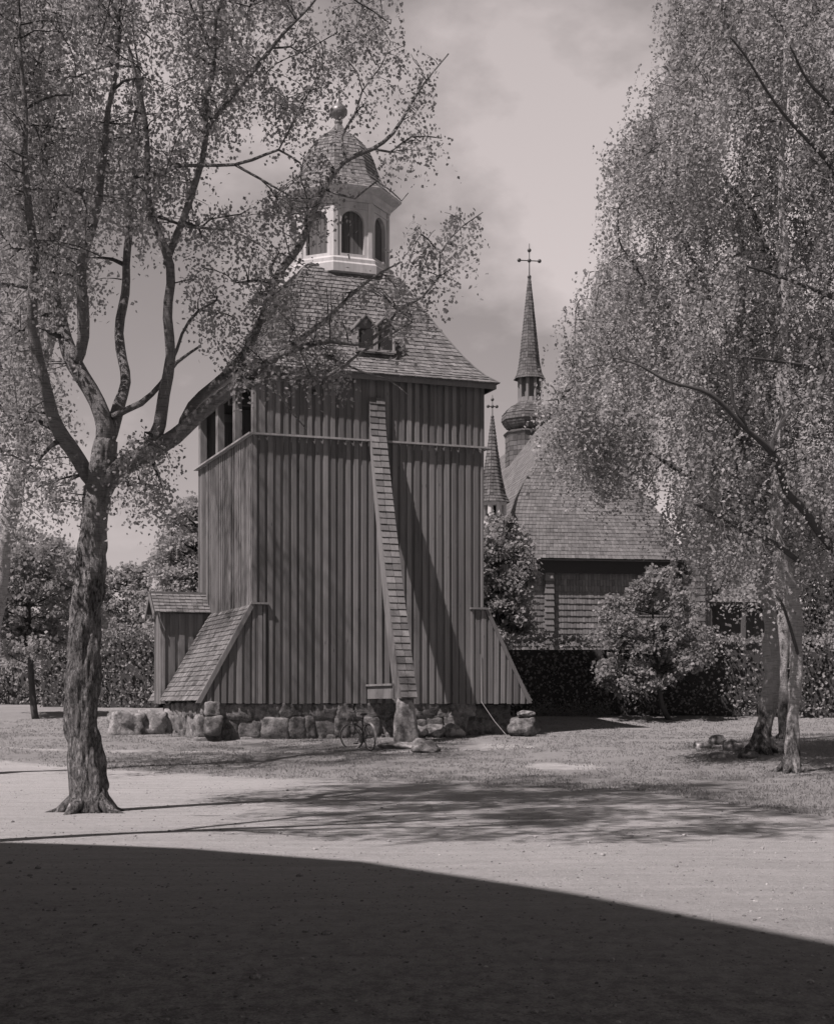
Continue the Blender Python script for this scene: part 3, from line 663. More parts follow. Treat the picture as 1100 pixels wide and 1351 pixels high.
for k in range(8):
    a = R(22.5 + 45 * k); x, y = sx + .55 * math.cos(a), sy + .55 * math.sin(a); mb.tube([q(x, y, 17.85), q(x, y, 19.2)], [.09] * 2, 6, .5)
mb.tube([q(sx, sy, 17.8), q(sx, sy, 18.1)], [.66, .62], 8, .4); mb.tube([q(sx, sy, 18.05), q(sx, sy, 19.2)], [.36, .36], 8, 0); mb.build('steeple_lantern', M_STRUT, church)
mb = MB(); facets(mb, [(.86, 19.1), (.68, 19.4), (.56, 20.0), (.42, 21.3), (.22, 23.2), (.05, 24.7)], (sx, sy), 34, .14); sp = mb.build('spire', M_SHDARK, church)
mb = MB(); cross(mb, sx, sy, 24.6 - CO.z, 26.45 - CO.z, .56, .035); mb.build('cross', M_IRON, sp)
def turret(a, b, dz=0, lab=None):
    mb = MB(); facets(mb, [(.62, 1.2), (.6, 9.3 + dz), (.7, 9.45 + dz), (.5, 9.6 + dz)], (a, b), 28, .2, .03); t = mb.build('turret', M_SHGREY, church)
    mb = MB(); z0 = 9.6 + dz
    for k in range(8):
        an = R(22.5 + 45 * k); x, y = a + .5 * math.cos(an), b + .5 * math.sin(an); mb.tube([q(x, y, z0), q(x, y, z0 + 1.1)], [.14] * 2, 6, .6)
    mb.tube([q(a, b, z0 - .02), q(a, b, z0 + .25)], [.62, .6], 8, .6); mb.tube([q(a, b, z0 + .95), q(a, b, z0 + 1.15)], [.62, .7], 8, .6); mb.build('turret_lantern', M_WHITE, t)
    mb = MB(); mb.tube([q(a, b, z0 + .2), q(a, b, z0 + 1.0)], [.2] * 2, 8, 0); mb.build('turret_opening', M_DARK, t)
    mb = MB(); facets(mb, [(.78, z0 + 1.1), (.6, z0 + 1.45), (.42, z0 + 2.3), (.22, z0 + 3.6), (.04, z0 + 5.0)], (a, b), 26, .14, .03); s_ = mb.build('spirelet', M_SHDARK, t)
    mb = MB(); cross(mb, a, b, z0 + 4.95 - CO.z, z0 + 6.0 - CO.z, .2, .025); mb.build('cross', M_IRON, s_)
turret(-.85, .6); turret(8.75, .6, -.1); turret(-.85, 23.5, 0)
mb = MB()                                  # low porch to the right of the nave
def P(s, t): return q(9.2 + 3.6 * s, .2 + 2.2 * t, 6.3 + 2.0 * t)
shingles(mb, P, 12, .2, .02)
mb.build('porch_roof', M_SHING, church)
mb = MB(); mb.box(9.2, 12.8, 2.3, 2.6, -.5, 8.2 - CO.z, .2); mb.box(9.2, 12.8, .35, .55, -.5, 2.6 - CO.z, .4)
for a in (9.3, 11, 12.7): mb.box(a - .09, a + .09, .4, .58, 2.6 - CO.z, 6.35 - CO.z, .5)
mb.box(9.2, 12.8, .42, .5, 4.55 - CO.z, 4.63 - CO.z, .6); mb.box(9.2, 12.8, .36, .6, 6.2 - CO.z, 6.34 - CO.z, .4); mb.build('porch', M_HATCH, church)
# ------------------------------------------------------------------ trees
def inpoly(u, v, poly):
    c = np.zeros(len(u), bool); n = len(poly)
    for i in range(n):
        x0, y0 = poly[i]; x1, y1 = poly[(i + 1) % n]
        m = ((y0 > v) != (y1 > v)) & (u < (x1 - x0) * (v - y0) / (y1 - y0 + 1e-9) + x0); c ^= m
    return c
def nz(u, v, d, s):
    return np.array([noise.noise(Vector((a / s, b / (s * .8), c * .13))) for a, b, c in zip(u, v, d)])
def crown_points(poly, n, d0, d1, holes=(), clump=45, thr=-.12):
    us = [p[0] for p in poly]; vs = [p[1] for p in poly]; out = []; tot = 0
    while tot < n:
        k = n * 3; u = RNG.uniform(min(us), max(us), k); v = RNG.uniform(min(vs), max(vs), k); d = RNG.normal(size=k) * (d1 - d0) * .25 + (d0 + d1) / 2
        d = np.clip(d, d0 - 1, d1 + 1)
        m = inpoly(u + 40 * nz(v, u, d, 55), v + 26 * nz(u + 300, v, d, 45), poly) & (nz(u, v, d, clump) > thr)
        for hu, hv, ru, rv, keep in holes: m &= (((u - hu) / ru) ** 2 + ((v - hv) / rv) ** 2 > 1) | (RNG.random(k) < keep)
        u, v, d = u[m], v[m], d[m]; P = np.stack([(u - CX) / F * d, d, EYE + (HY - v) / F * d], 1); out.append(P); tot += len(P)
    return np.concatenate(out)[:n]
def limb_pts(L_):                          # (u, v, distance, radius px)
    return [(*at(u, v, d), r / F * d * .93) for u, v, d, r in L_]
def grow_tree(name, label, cat, base, limbs, tips, m_bark, m_leaf, leaf=.055, per=36, spread=.3, droop=.55, bough=.12, sides=12, group=None, trunk_n=1, twig_r=.006, strand=5, maxd=None, seed=1, m_limb=None, boughs=None):
    root = thing(name, label, cat, base, 0, group); B = Vector(base); nodes = []; nrad = []
    for i, lp in enumerate(limbs):
        pts = catmull(lp, (.05 if sides > 20 else .09) if i < trunk_n else .2)
        pp = []
        for k, p in enumerate(pts):
            w = .06 if i >= trunk_n else .015
            j = Vector((noise.noise(Vector((p[2] * 1.1, i, seed))), noise.noise(Vector((p[2] * 1.1, i + 7, seed))), 0)) * w * 2
            pp.append(Vector(p[:3]) + (j if k else Vector()))
        mb = MB(); rr = [max(p[3], .006) for p in pts]
        mb.tube([p - B for p in pp], rr, sides if i < trunk_n else 8 if rr[0] > .04 else 6, .5, True, .32 if i < trunk_n else .16, seed + i)
        if i < trunk_n:                     # root flare
            b = pp[0]; r0 = rr[0]
            for k in range(6):
                a = k * 1.05 + seed + random.random() * .4; l = r0 * (1.9 + random.random() * 1.4)
                qs = []
                for t in (0, .3, .6, .85, 1.05): 
                    x, y = b.x + math.cos(a + t * .3) * l * t, b.y + math.sin(a + t * .3) * l * t
                    qs.append(Vector((x, y, T(x, y) + max(0, 1 - t) ** 3 * r0 * 1.8 - .05 * t)) - B)
                mb.tube(qs, [r0 * .5, r0 * .36, r0 * .24, r0 * .15, r0 * .05], 10, .5, True, .35, k * 3.1)
        mb.build('trunk' if i < trunk_n else 'limb', m_bark if i < trunk_n else (m_limb or m_bark), root, True)
        for p, r in zip(pp, rr):
            if i >= trunk_n or p.z > B.z + (pp[-1].z - B.z) * .35: nodes.append(tuple(p)); nrad.append(r)
    nodes = np.array(nodes); nrad = np.array(nrad)
    tw = MB()
    def connect(tgt, r0max, rtip, lift, seg, nn, nr):
        d = tgt - nn; dist = np.sqrt((d ** 2).sum(1)); pen = dist + np.maximum(0, -d[:, 2]) * .25 + nr * -1.0
        i = int(np.argmin(pen)); a = Vector(nn[i]); b = Vector(tgt); Ld = (b - a).length
        if Ld < .05: return None
        mid = a.lerp(b, .55) + Vector((random.gauss(0, .08), random.gauss(0, .08), lift)) * Ld
        n = max(3, int(Ld / seg)); pts = []; rr = []; r0 = min(nr[i] * .65, r0max)
        for k in range(n + 1):
            t = k / n; p = a * (1 - t) ** 2 + mid * 2 * t * (1 - t) + b * t * t
            if 0 < k < n: p += Vector((random.gauss(0, 1), random.gauss(0, 1), random.gauss(0, 1))) * .02 * min(Ld, 2)
            pts.append(p); rr.append(r0 + (rtip - r0) * t)
        return pts, rr
    nb = max(6, int(len(tips) * bough)) if boughs is None else 0; idx = RNG.permutation(len(tips)); bt = tips[idx[:nb]]
    dd = np.array([np.min(((nodes - t) ** 2).sum(1)) for t in bt])
    for t in bt[np.argsort(dd)]:
        c_ = connect(t, .05, .011, .16, .22, nodes, nrad)
        if c_ is None: continue
        pts, rr = c_; tw.tube([p - B for p in pts], rr, 5, .5, False)
        nodes = np.vstack([nodes, [tuple(p) for p in pts[1:]]]); nrad = np.concatenate([nrad, rr[1:]])
    cen = []; tn = []
    for t in tips[idx]:
        c_ = connect(t, .014, .004, .10, .18, nodes, nrad)
        ends = []
        if c_ is not None:
            pts, rr = c_
            if maxd and (pts[-1] - pts[0]).length > maxd: pts = None
            else:
                tw.tube([p - B for p in pts], [max(r, twig_r * (1.2 - .6 * k / len(rr))) for k, r in enumerate(rr)], 3, .5, False); ends = pts[len(pts) // 3:]
        if not ends: ends = [Vector(t)]
        tone = .5 + .9 * noise.noise(Vector(t) * .9) + random.gauss(0, .1)
        for s_ in range(strand):
            st = ends[int(len(ends) * (s_ + .5) / strand) % len(ends)] + Vector((random.gauss(0, 1), random.gauss(0, 1), random.gauss(0, .6))) * spread * .35
            dirv = Vector((random.gauss(0, 1), random.gauss(0, 1), 0)) * spread * .34; Ls = spread * (.6 + random.random() * 1.2); k = max(2, per // strand)
            for j in range(k):
                f = (j + random.random()) / k; p = st + dirv * f + Vector((0, 0, -Ls * droop * f * (1 + .6 * f)))
                cen.append((p.x - B.x + random.gauss(0, .035), p.y - B.y + random.gauss(0, .035), p.z - B.z + random.gauss(0, .03))); tn.append(tone)
    tw.build('twigs', M_TWIG, root); leaves('crown', cen, leaf, m_leaf, root, np.array(tn)); return root
# --- the big birch in front on the left
D = 22.6; b1 = ground_at(118, 1066, 18, 28); b1.z -= .02
LB = [[(118, 1072, D, 30), (117, 1040, D, 24), (113, 1000, D, 23), (108, 950, D, 22.5), (110, 880, D, 22.5), (116, 800, D, 21.5), (122, 740, D, 20), (126, 690, D, 18.5), (127, 655, D, 19), (133, 620, D, 18), (140, 580, D, 15)],
      [(128, 640, D, 12), (108, 605, D, 12), (85, 578, D - .3, 11), (66, 548, D - .6, 9.5), (54, 500, D - 1, 8.5), (48, 420, D - 1.3, 7.5), (42, 330, D - 1.6, 6.5), (36, 230, D - 1.8, 5), (30, 120, D - 2, 3.5), (28, 20, D - 2, 2)],
      [(138, 600, D, 14), (138, 565, D, 14), (124, 530, D, 12), (100, 480, D, 11), (82, 430, D + .2, 9.5), (72, 380, D + .3, 8.5), (69, 305, D + .5, 7.5), (63, 235, D + .6, 6.5), (56, 170, D + .6, 5), (50, 90, D + .6, 3.5), (60, 0, D + .6, 2.5)],
      [(100, 480, D, 8), (106, 445, D - .3, 8), (112, 375, D - .6, 7.5), (121, 290, D - .9, 6.5), (128, 240, D - 1.1, 5.5), (143, 185, D - 1.3, 4.5), (150, 120, D - 1.5, 3.5), (160, 40, D - 1.6, 2.5)],
      [(140, 590, D, 11), (155, 552, D + .3, 10), (166, 505, D + .6, 7.5), (158, 460, D + .9, 7), (158, 420, D + 1.1, 7), (166, 370, D + 1.3, 6), (171, 305, D + 1.4, 5.5), (175, 245, D + 1.5, 4.5), (182, 170, D + 1.6, 3.5), (178, 90, D + 1.6, 2.5)],
      [(196, 596, D - .1, 10), (213, 560, D - .2, 9.5), (220, 520, D - .3, 8.5), (225, 470, D - .4, 7.5), (223, 420, D - .5, 7), (218, 350, D - .6, 6), (207, 285, D - .6, 5.5), (197, 235, D - .7, 5), (188, 190, D - .8, 4.2), (187, 130, D - .9, 3.5), (176, 70, D - 1, 2.5), (150, 20, D - 1, 2)],
      [(219, 350, D - .6, 5), (231, 315, D - .6, 5), (247, 270, D - .6, 4.5), (262, 228, D - .7, 4.5), (271, 180, D - .7, 4), (272, 130, D - .7, 3.5), (279, 87, D - .8, 3), (285, 40, D - .8, 2.5), (300, -20, D - .8, 2)],
      [(271, 182, D - .7, 3.5), (300, 135, D - .9, 3.2), (345, 82, D - 1.2, 3), (375, 45, D - 1.4, 2.5), (408, 8, D - 1.6, 2), (440, -40, D - 1.8, 1.5)],
      [(197, 232, D - .7, 3), (240, 219, D - .9, 2.6), (310, 217, D - 1.1, 2.2), (350, 204, D - 1.3, 2), (367, 198, D - 1.4, 1.9), (398, 214, D - 1.6, 1.4)],
      [(310, 217, D - 1.1, 2), (345, 235, D - 1.2, 1.6), (380, 256, D - 1.3, 1.1)],
      [(128, 665, D, 14), (138, 636, D - .1, 15), (160, 615, D - .1, 14), (195, 598, D - .2, 13), (232, 576, D - .2, 11.5), (258, 550, D - .3, 10), (290, 522, D - .4, 9), (325, 500, D - .5, 8)],
      [(240, 570, D - .2, 7.5), (262, 535, D - .1, 7), (300, 492, D, 6.5), (335, 445, D + .2, 6), (362, 375, D + .4, 6), (392, 325, D + .6, 5.5), (410, 285, D + .8, 4.5), (430, 250, D + 1, 4), (458, 212, D + 1.1, 3.6), (490, 196, D + 1.2, 3.2), (515, 175, D + 1.3, 2.6), (540, 140, D + 1.3, 2), (562, 105, D + 1.4, 1.4), (592, 70, D + 1.4, .9)],
      [(325, 500, D - .5, 6), (350, 480, D - .6, 5.5), (395, 460, D - .7, 4.5), (440, 450, D - .8, 3.8), (484, 455, D - .9, 3), (512, 435, D - 1, 2.4), (528, 410, D - 1, 2), (558, 392, D - 1.1, 1.8), (578, 365, D - 1.1, 1.5), (580, 335, D - 1.1, 1.3), (608, 300, D - 1.2, 1), (636, 280, D - 1.2, .7)],
      [(300, 515, D - .4, 5), (340, 505, D - .6, 4.5), (385, 498, D - .8, 3.4), (430, 496, D - 1, 2.6), (470, 470, D - 1.1, 2), (510, 445, D - 1.2, 1.4), (545, 425, D - 1.3, 1)],
      [(325, 500, D - .5, 5), (360, 470, D - .2, 4.5), (400, 440, D, 3.8), (432, 420, D + .2, 3), (470, 385, D + .3, 2.2), (500, 360, D + .4, 1.5), (530, 345, D + .4, 1)],
      [(458, 214, D + 1.1, 2.4), (448, 180, D + 1.2, 2), (465, 150, D + 1.3, 1.8), (480, 120, D + 1.3, 1.4), (505, 90, D + 1.4, 1.1), (515, 55, D + 1.4, .8)],
      [(490, 196, D + 1.2, 2), (515, 200, D + 1.3, 1.5), (545, 178, D + 1.4, 1.2), (585, 180, D + 1.5, .8)],
      [(430, 250, D + 1, 2.2), (470, 262, D + .8, 1.6), (500, 240, D + .7, 1.2), (530, 265, D + .6, .9), (540, 255, D + .6, .6)],
      [(150, 550, D, 5), (190, 533, D, 4.5), (213, 507, D + .1, 3.5), (232, 478, D + .2, 2.6), (262, 456, D + .3, 1.5)],
      [(335, 500, D - .5, 3), (365, 520, D - 1, 2), (385, 545, D - 1.4, 1.5), (405, 565, D - 1.7, 1)],
      [(430, 470, D - .8, 2), (480, 490, D - 1.1, 1.5), (515, 500, D - 1.3, 1.1), (540, 520, D - 1.5, .8)],
      [(225, 480, D - .4, 2.8), (238, 440, D - .3, 2.2), (262, 410, D - .1, 1.8), (285, 395, D, 1.4)],
      [(207, 285, D - .6, 2.5), (250, 300, D - .9, 2), (300, 302, D - 1.1, 1.5), (340, 320, D - 1.2, 1)],
      [(72, 390, D + .3, 4), (40, 378, D, 3.2), (-10, 370, D - .4, 2.5)]]
P1 = crown_points([(-40, -60), (330, -60), (345, 60), (330, 150), (255, 200), (250, 260), (140, 330), (100, 400), (50, 420), (-40, 380)], 820, D - 2.6, D + 2.6, clump=50, thr=-.15)
P2 = crown_points([(320, -50), (520, -50), (530, 40), (480, 90), (430, 110), (425, 150), (385, 150), (330, 190), (300, 150)], 130, D - 2, D + 1.5, clump=30, thr=.0)
P3 = crown_points([(330, 370), (390, 340), (470, 370), (540, 360), (545, 420), (500, 470), (420, 480), (330, 490), (290, 440)], 120, D - 1.6, D + .8, clump=30, thr=-.1)
P4 = crown_points([(245, 280), (330, 260), (380, 240), (390, 330), (330, 420), (250, 460), (240, 380)], 70, D - 1, D + 1, clump=26, thr=.0)
P5 = crown_points([(530, 300), (600, 270), (625, 310), (600, 380), (560, 400), (530, 350)], 26, D - 1.4, D - .8, clump=20, thr=.0)
P6 = crown_points([(500, 60), (590, 60), (590, 200), (540, 210), (490, 180), (470, 110)], 26, D + 1, D + 1.6, clump=20, thr=.0)
P7 = crown_points([(160, 560), (235, 545), (225, 615), (200, 655), (170, 640)], 34, D - 1.2, D + .2, clump=20, thr=-.2)
P8 = crown_points([(380, 200), (420, 190), (470, 230), (440, 290), (400, 330), (370, 260)], 20, D - .6, D + 1.4, clump=22, thr=.0)
P9 = crown_points([(-40, 380), (60, 420), (50, 560), (100, 640), (60, 690), (-40, 600)], 90, D - 1.5, D + 1.5, clump=36, thr=-.13)
P10 = crown_points([(-250, -420), (480, -420), (520, -60), (-250, -60)], 420, D - 5, D + 3, clump=60, thr=-.1)
birch1 = grow_tree('birch_tree', 'large many-stemmed birch in front on the left with thick dark fissured trunk', 'birch tree', b1, [limb_pts(l) for l in LB],
          np.concatenate([P1, P2, P3[((CX + P3[:, 0] / P3[:, 1] * F - 496) / 40) ** 2 + ((HY - (P3[:, 2] - EYE) / P3[:, 1] * F - 440) / 42) ** 2 > 1], P4, P5, P6, P7, P8, P9, P10]), M_BARK_NEAR, M_LEAF, leaf=.057, per=46, spread=.36, droop=.75, sides=56, seed=2, m_limb=M_BARK_LIMB, twig_r=.005)
# --- leaning birch at the left edge
b2 = ground_at(-45, 1022, 28, 38); D2 = b2.y
LB2 = [[(-45, 1026, D2, 20), (-30, 930, D2, 15), (-12, 820, D2, 14), (2, 735, D2, 13.5), (16, 660, D2, 12.5), (34, 590, D2, 12), (48, 500, D2, 10), (52, 400, D2 + .5, 8), (60, 280, D2 + 1, 6), (70, 150, D2 + 1, 4), (80, 0, D2 + 1, 3)],
       [(34, 590, D2, 8), (10, 520, D2, 7), (-20, 420, D2 - .6, 6), (-40, 300, D2 - 1, 5)], [(48, 500, D2, 7), (80, 420, D2 + .8, 6), (110, 330, D2 + 1.5, 4), (140, 220, D2 + 2, 3)],
       [(50, 470, D2, 4), (20, 440, D2 - 1, 3), (-20, 400, D2 - 2, 2)]]
Q1 = crown_points([(-160, -160), (150, -160), (150, 120), (100, 330), (60, 460), (120, 560), (90, 640), (60, 690), (10, 690), (-160, 640)], 950, D2 - 3, D2 + 3.5, clump=50, thr=-.1, holes=((60, 600, 30, 60, .4),))
Q1 = np.concatenate([Q1, crown_points([(-190, -330), (70, -330), (70, 330), (-190, 330)], 420, 36, 42, clump=60, thr=-.15)])  # extra crown clumps, added to shade the tower's left face
grow_tree('birch_tree', 'leaning pale birch cut by the left edge, behind the large many-stemmed birch', 'birch tree', b2, [limb_pts(l) for l in LB2], Q1, M_BARK_R, M_LEAFR, leaf=.075, per=36, spread=.55, droop=.8, seed=5, twig_r=.007)
# --- birch standing outside the picture on the left: it throws the dappled shade over the gravel
b3 = Vector((-7.2, 15.6, T(-7.2, 15.6)))
def bl(*a): return [tuple(x) for x in a]
LB3 = [bl((-7.2, 15.6, -.05, .27), (-7.1, 15.5, 3, .2), (-6.8, 15.4, 6, .17), (-6.3, 15.3, 9, .12), (-5.8, 15.2, 12, .07), (-5.6, 15.1, 14, .03)), bl((-6.6, 15.4, 7, .1), (-5.4, 15, 9.2, .07), (-3.5, 14.6, 11, .03)), bl((-6.6, 15.4, 7, .09), (-6.4, 17, 9.5, .06), (-5.5, 18.5, 11.5, .03)), bl((-6.4, 15.3, 8, .08), (-7.4, 13.8, 10.5, .05), (-7.6, 12.6, 12, .02))]
tb = []
while len(tb) < 760:
    p = RNG.normal(size=3); p /= np.linalg.norm(p); p *= RNG.random() ** .4; x, y, z = -4.6 + p[0] * 4.6, 16.4 + p[1] * 5.4, 12.8 + p[2] * 3.0
    if noise.noise(Vector((x * .7, y * .7, z * .7))) > -.12 and z > 1.55 + .456 * y + 1.2: tb.append((x, y, z))
grow_tree('birch_tree', 'birch outside the picture on the left whose crown shades the gravel yard', 'birch tree', b3, LB3, np.array(tb), M_BARK_R, M_LEAF, leaf=.09, per=44, spread=.5, droop=.6, seed=23, twig_r=.006)
# --- birches on the right
bA = ground_at(1004, 994, 32, 42); bB = ground_at(1043, 1019, 28, 38); DA, DB_ = bA.y, bB.y; bE = ground_at(1170, 1015, 28, 40); DE = bE.y; bC = ground_at(1034, 975, 34, 44); DC = bC.y
right_poly = [(885, -80), (1180, -80), (1180, 560), (1110, 690), (1060, 725), (965, 735), (905, 680), (870, 610), (825, 565), (780, 615), (735, 580), (712, 545), (716, 495), (748, 435), (765, 360), (775, 300), (795, 240), (785, 205), (830, 150), (850, 90), (885, 40)]
holes = ((860, 470, 22, 28, .15), (842, 500, 20, 16, .3), (868, 640, 22, 22, .1), (1062, 560, 30, 60, .25), (1080, 660, 34, 40, .3), (930, 555, 16, 18, .3), (845, 120, 12, 14, .1), (1075, 330, 14, 14, .3), (905, 640, 22, 14, .25), (800, 650, 14, 12, .2), (985, 640, 14, 16, .25))

lobes = crown_points(right_poly, 255, 30.5, 38, holes, clump=36, thr=-.1)
RA = np.concatenate([crown_points(right_poly, 1000, 31, 38, holes, clump=36, thr=-.13)] + [c_ + RNG.normal(size=(8, 3)) * np.array([.42, .42, .26]) * RNG.uniform(.7, 1.4) for c_ in lobes])
RX = crown_points([(930, 600), (1110, 600), (1110, 760), (1060, 770), (1000, 715), (940, 740), (910, 720), (905, 680)], 150, 32, 38, ((1080, 660, 34, 40, .4),), clump=30, thr=-.1)
RY = crown_points([(705, 490), (760, 440), (860, 520), (850, 610), (800, 635), (750, 600), (715, 560)], 130, 31, 34, ((842, 500, 20, 16, .3),), clump=30, thr=-.15)
allr = np.concatenate([RA, RX, RY])
uR = CX + allr[:, 0] / allr[:, 1] * F; vR = HY - (allr[:, 2] - EYE) / allr[:, 1] * F
kp = uR > np.interp(vR, [-100, 0, 60, 110, 150, 200, 250, 310, 370, 430, 500, 560, 600, 640, 700], [880, 878, 868, 850, 832, 790, 806, 776, 764, 748, 722, 716, 736, 800, 900]); allr = allr[kp]; uR = uR[kp]
selA = (uR < 960); selE = (uR >= 1045); selB = ~selA & ~selE
GR = 'birches on the right of the churchyard'
LA = [[(1004, 998, DA, 19), (1006, 975, DA, 13), (1012, 935, DA, 11.5), (1018, 890, DA, 11), (1017, 850, DA, 11), (1013, 800, DA, 10), (1004, 750, DA, 9.5), (994, 690, DA, 9), (985, 600, DA - .3, 8), (978, 470, DA - .6, 7), (975, 330, DA - .8, 6), (985, 180, DA - 1, 4.5), (1000, 20, DA - 1, 3)],
      [(984, 590, DA - .3, 5.5), (950, 520, DA - 1.5, 5), (900, 440, DA - 2.5, 4), (860, 380, DA - 3, 3), (820, 330, DA - 3.4, 2)], [(978, 470, DA - .6, 5), (930, 380, DA - 1, 4), (890, 280, DA - 1.5, 3), (850, 200, DA - 2, 2)],
      [(975, 330, DA - .8, 4), (940, 220, DA - .6, 3), (910, 120, DA - .3, 2), (900, 30, DA, 1.5)], [(1005, 806, DA, 3.5), (994, 802, DA - .2, 3), (981, 796, DA - .5, 2.2)],
      [(990, 660, DA - .1, 4), (930, 640, DA - 1.5, 3.5), (860, 600, DA - 2.8, 3), (790, 570, DA - 3.5, 2.2), (740, 545, DA - 4, 1.5)]]
LBb = [[(1043, 1024, DB_, 15), (1044, 990, DB_, 10.5), (1047, 940, DB_, 9), (1049, 890, DB_, 9), (1050, 855, DB_, 9.2), (1046, 800, DB_, 9.2), (1036, 750, DB_, 8.8), (1026, 710, DB_, 8.5), (1024, 640, DB_, 8), (1030, 520, DB_, 7.5), (1035, 380, DB_, 6), (1030, 240, DB_, 5), (1035, 100, DB_, 4), (1040, 0, DB_, 3)],
       [(1052, 740, DB_ - .2, 4), (1020, 716, DB_ - .8, 3.4), (985, 704, DB_ - 1.3, 2.8), (950, 684, DB_ - 1.7, 2.2), (915, 664, DB_ - 2, 1.6)], [(1030, 520, DB_, 5), (1070, 440, DB_ + 1, 4), (1100, 350, DB_ + 1.5, 3)],
       [(1035, 400, DB_, 4.5), (1000, 300, DB_ + 1, 3.5), (960, 240, DB_ + 1.6, 2.5)], [(1052, 865, DB_ - .1, 2.5), (1044, 830, DB_ - .4, 2.5), (1030, 795, DB_ - .6, 2.3), (1020, 780, DB_ - .7, 2)]]
LE = [[(1170, 1020, DE, 18), (1165, 900, DE, 14), (1145, 800, DE, 13), (1120, 745, DE, 12), (1150, 600, DE, 10), (1160, 400, DE, 8), (1150, 200, DE, 6), (1140, 0, DE, 4)],
      [(1122, 748, DE, 9.5), (1085, 708, DE - 1.0, 7), (1058, 670, DE - 1.8, 6), (1034, 648, DE - 2.2, 5.4), (1019, 598, DE - 2.6, 4.6), (983, 562, DE - 3, 3.8), (934, 520, DE - 3.3, 3.0), (878, 503, DE - 3.5, 2.2), (838, 480, DE - 3.6, 1.5), (800, 470, DE - 3.6, .9)],
      [(983, 562, DE - 3, 2.8), (966, 530, DE - 3.1, 2.5), (962, 500, DE - 3.2, 2), (945, 460, DE - 3.2, 1.4)], [(1155, 500, DE, 5), (1100, 489, DE - .8, 3.2), (1050, 480, DE - 1.4, 2.6), (992, 472, DE - 2, 1.8)],
      [(1158, 420, DE, 5), (1100, 393, DE - .8, 3.2), (1040, 370, DE - 1.4, 2.4), (985, 352, DE - 2, 1.6)], [(1155, 300, DE, 4.5), (1094, 217, DE - 1, 3.2), (1037, 155, DE - 2, 2.2), (960, 47, DE - 3, 1.4)], [(1150, 260, DE, 4), (1100, 150, DE - 1, 2.8), (1068, 109, DE - 1.4, 2), (1040, 60, DE - 1.8, 1.4)],
      [(1150, 600, DE, 4), (1100, 590, DE - 1, 3), (1040, 612, DE - 1.5, 2), (1000, 610, DE - 2, 1.3)]]
kw = dict(leaf=.075, per=72, strand=4, spread=.6, droop=1.0, twig_r=.007, bough=.1)
grow_tree('birch_tree', 'bent birch with rough dark foot and short broken stub, left of the right pair', 'birch tree', bA, [limb_pts(l) for l in LA], allr[selA], M_BARK_R, M_LEAFR, m_limb=M_TWIG, group=GR, seed=11, sides=24, **kw)
grow_tree('birch_tree', 'slim pale-trunked birch with flared foot standing nearest on the right', 'birch tree', bB, [limb_pts(l) for l in LBb], allr[selB], M_BARK_R, M_LEAFR, m_limb=M_TWIG, group=GR, seed=13, sides=24, **kw)
grow_tree('birch_tree', 'birch cut by the right edge whose dark limbs reach in from the side', 'birch tree', bE, [limb_pts(l) for l in LE], allr[selE], M_BARK_R, M_LEAFR, group=GR, seed=17, sides=14, m_limb=M_TWIG, **kw)
LCc = [[(1036, 980, DC, 10), (1033, 900, DC, 7), (1034, 840, DC, 6.5), (1030, 780, DC, 6), (1020, 700, DC, 5), (1010, 560, DC, 4), (1000, 400, DC, 2.5)]]
grow_tree('birch_tree', 'thin birch trunk half hidden between the right pair of birches', 'birch tree', bC, [limb_pts(l) for l in LCc], crown_points([(940, 400), (1060, 400), (1060, 700), (960, 700)], 60, DC - 1, DC + 2), M_BARK_R, M_LEAFR, group=GR, seed=19, **kw)
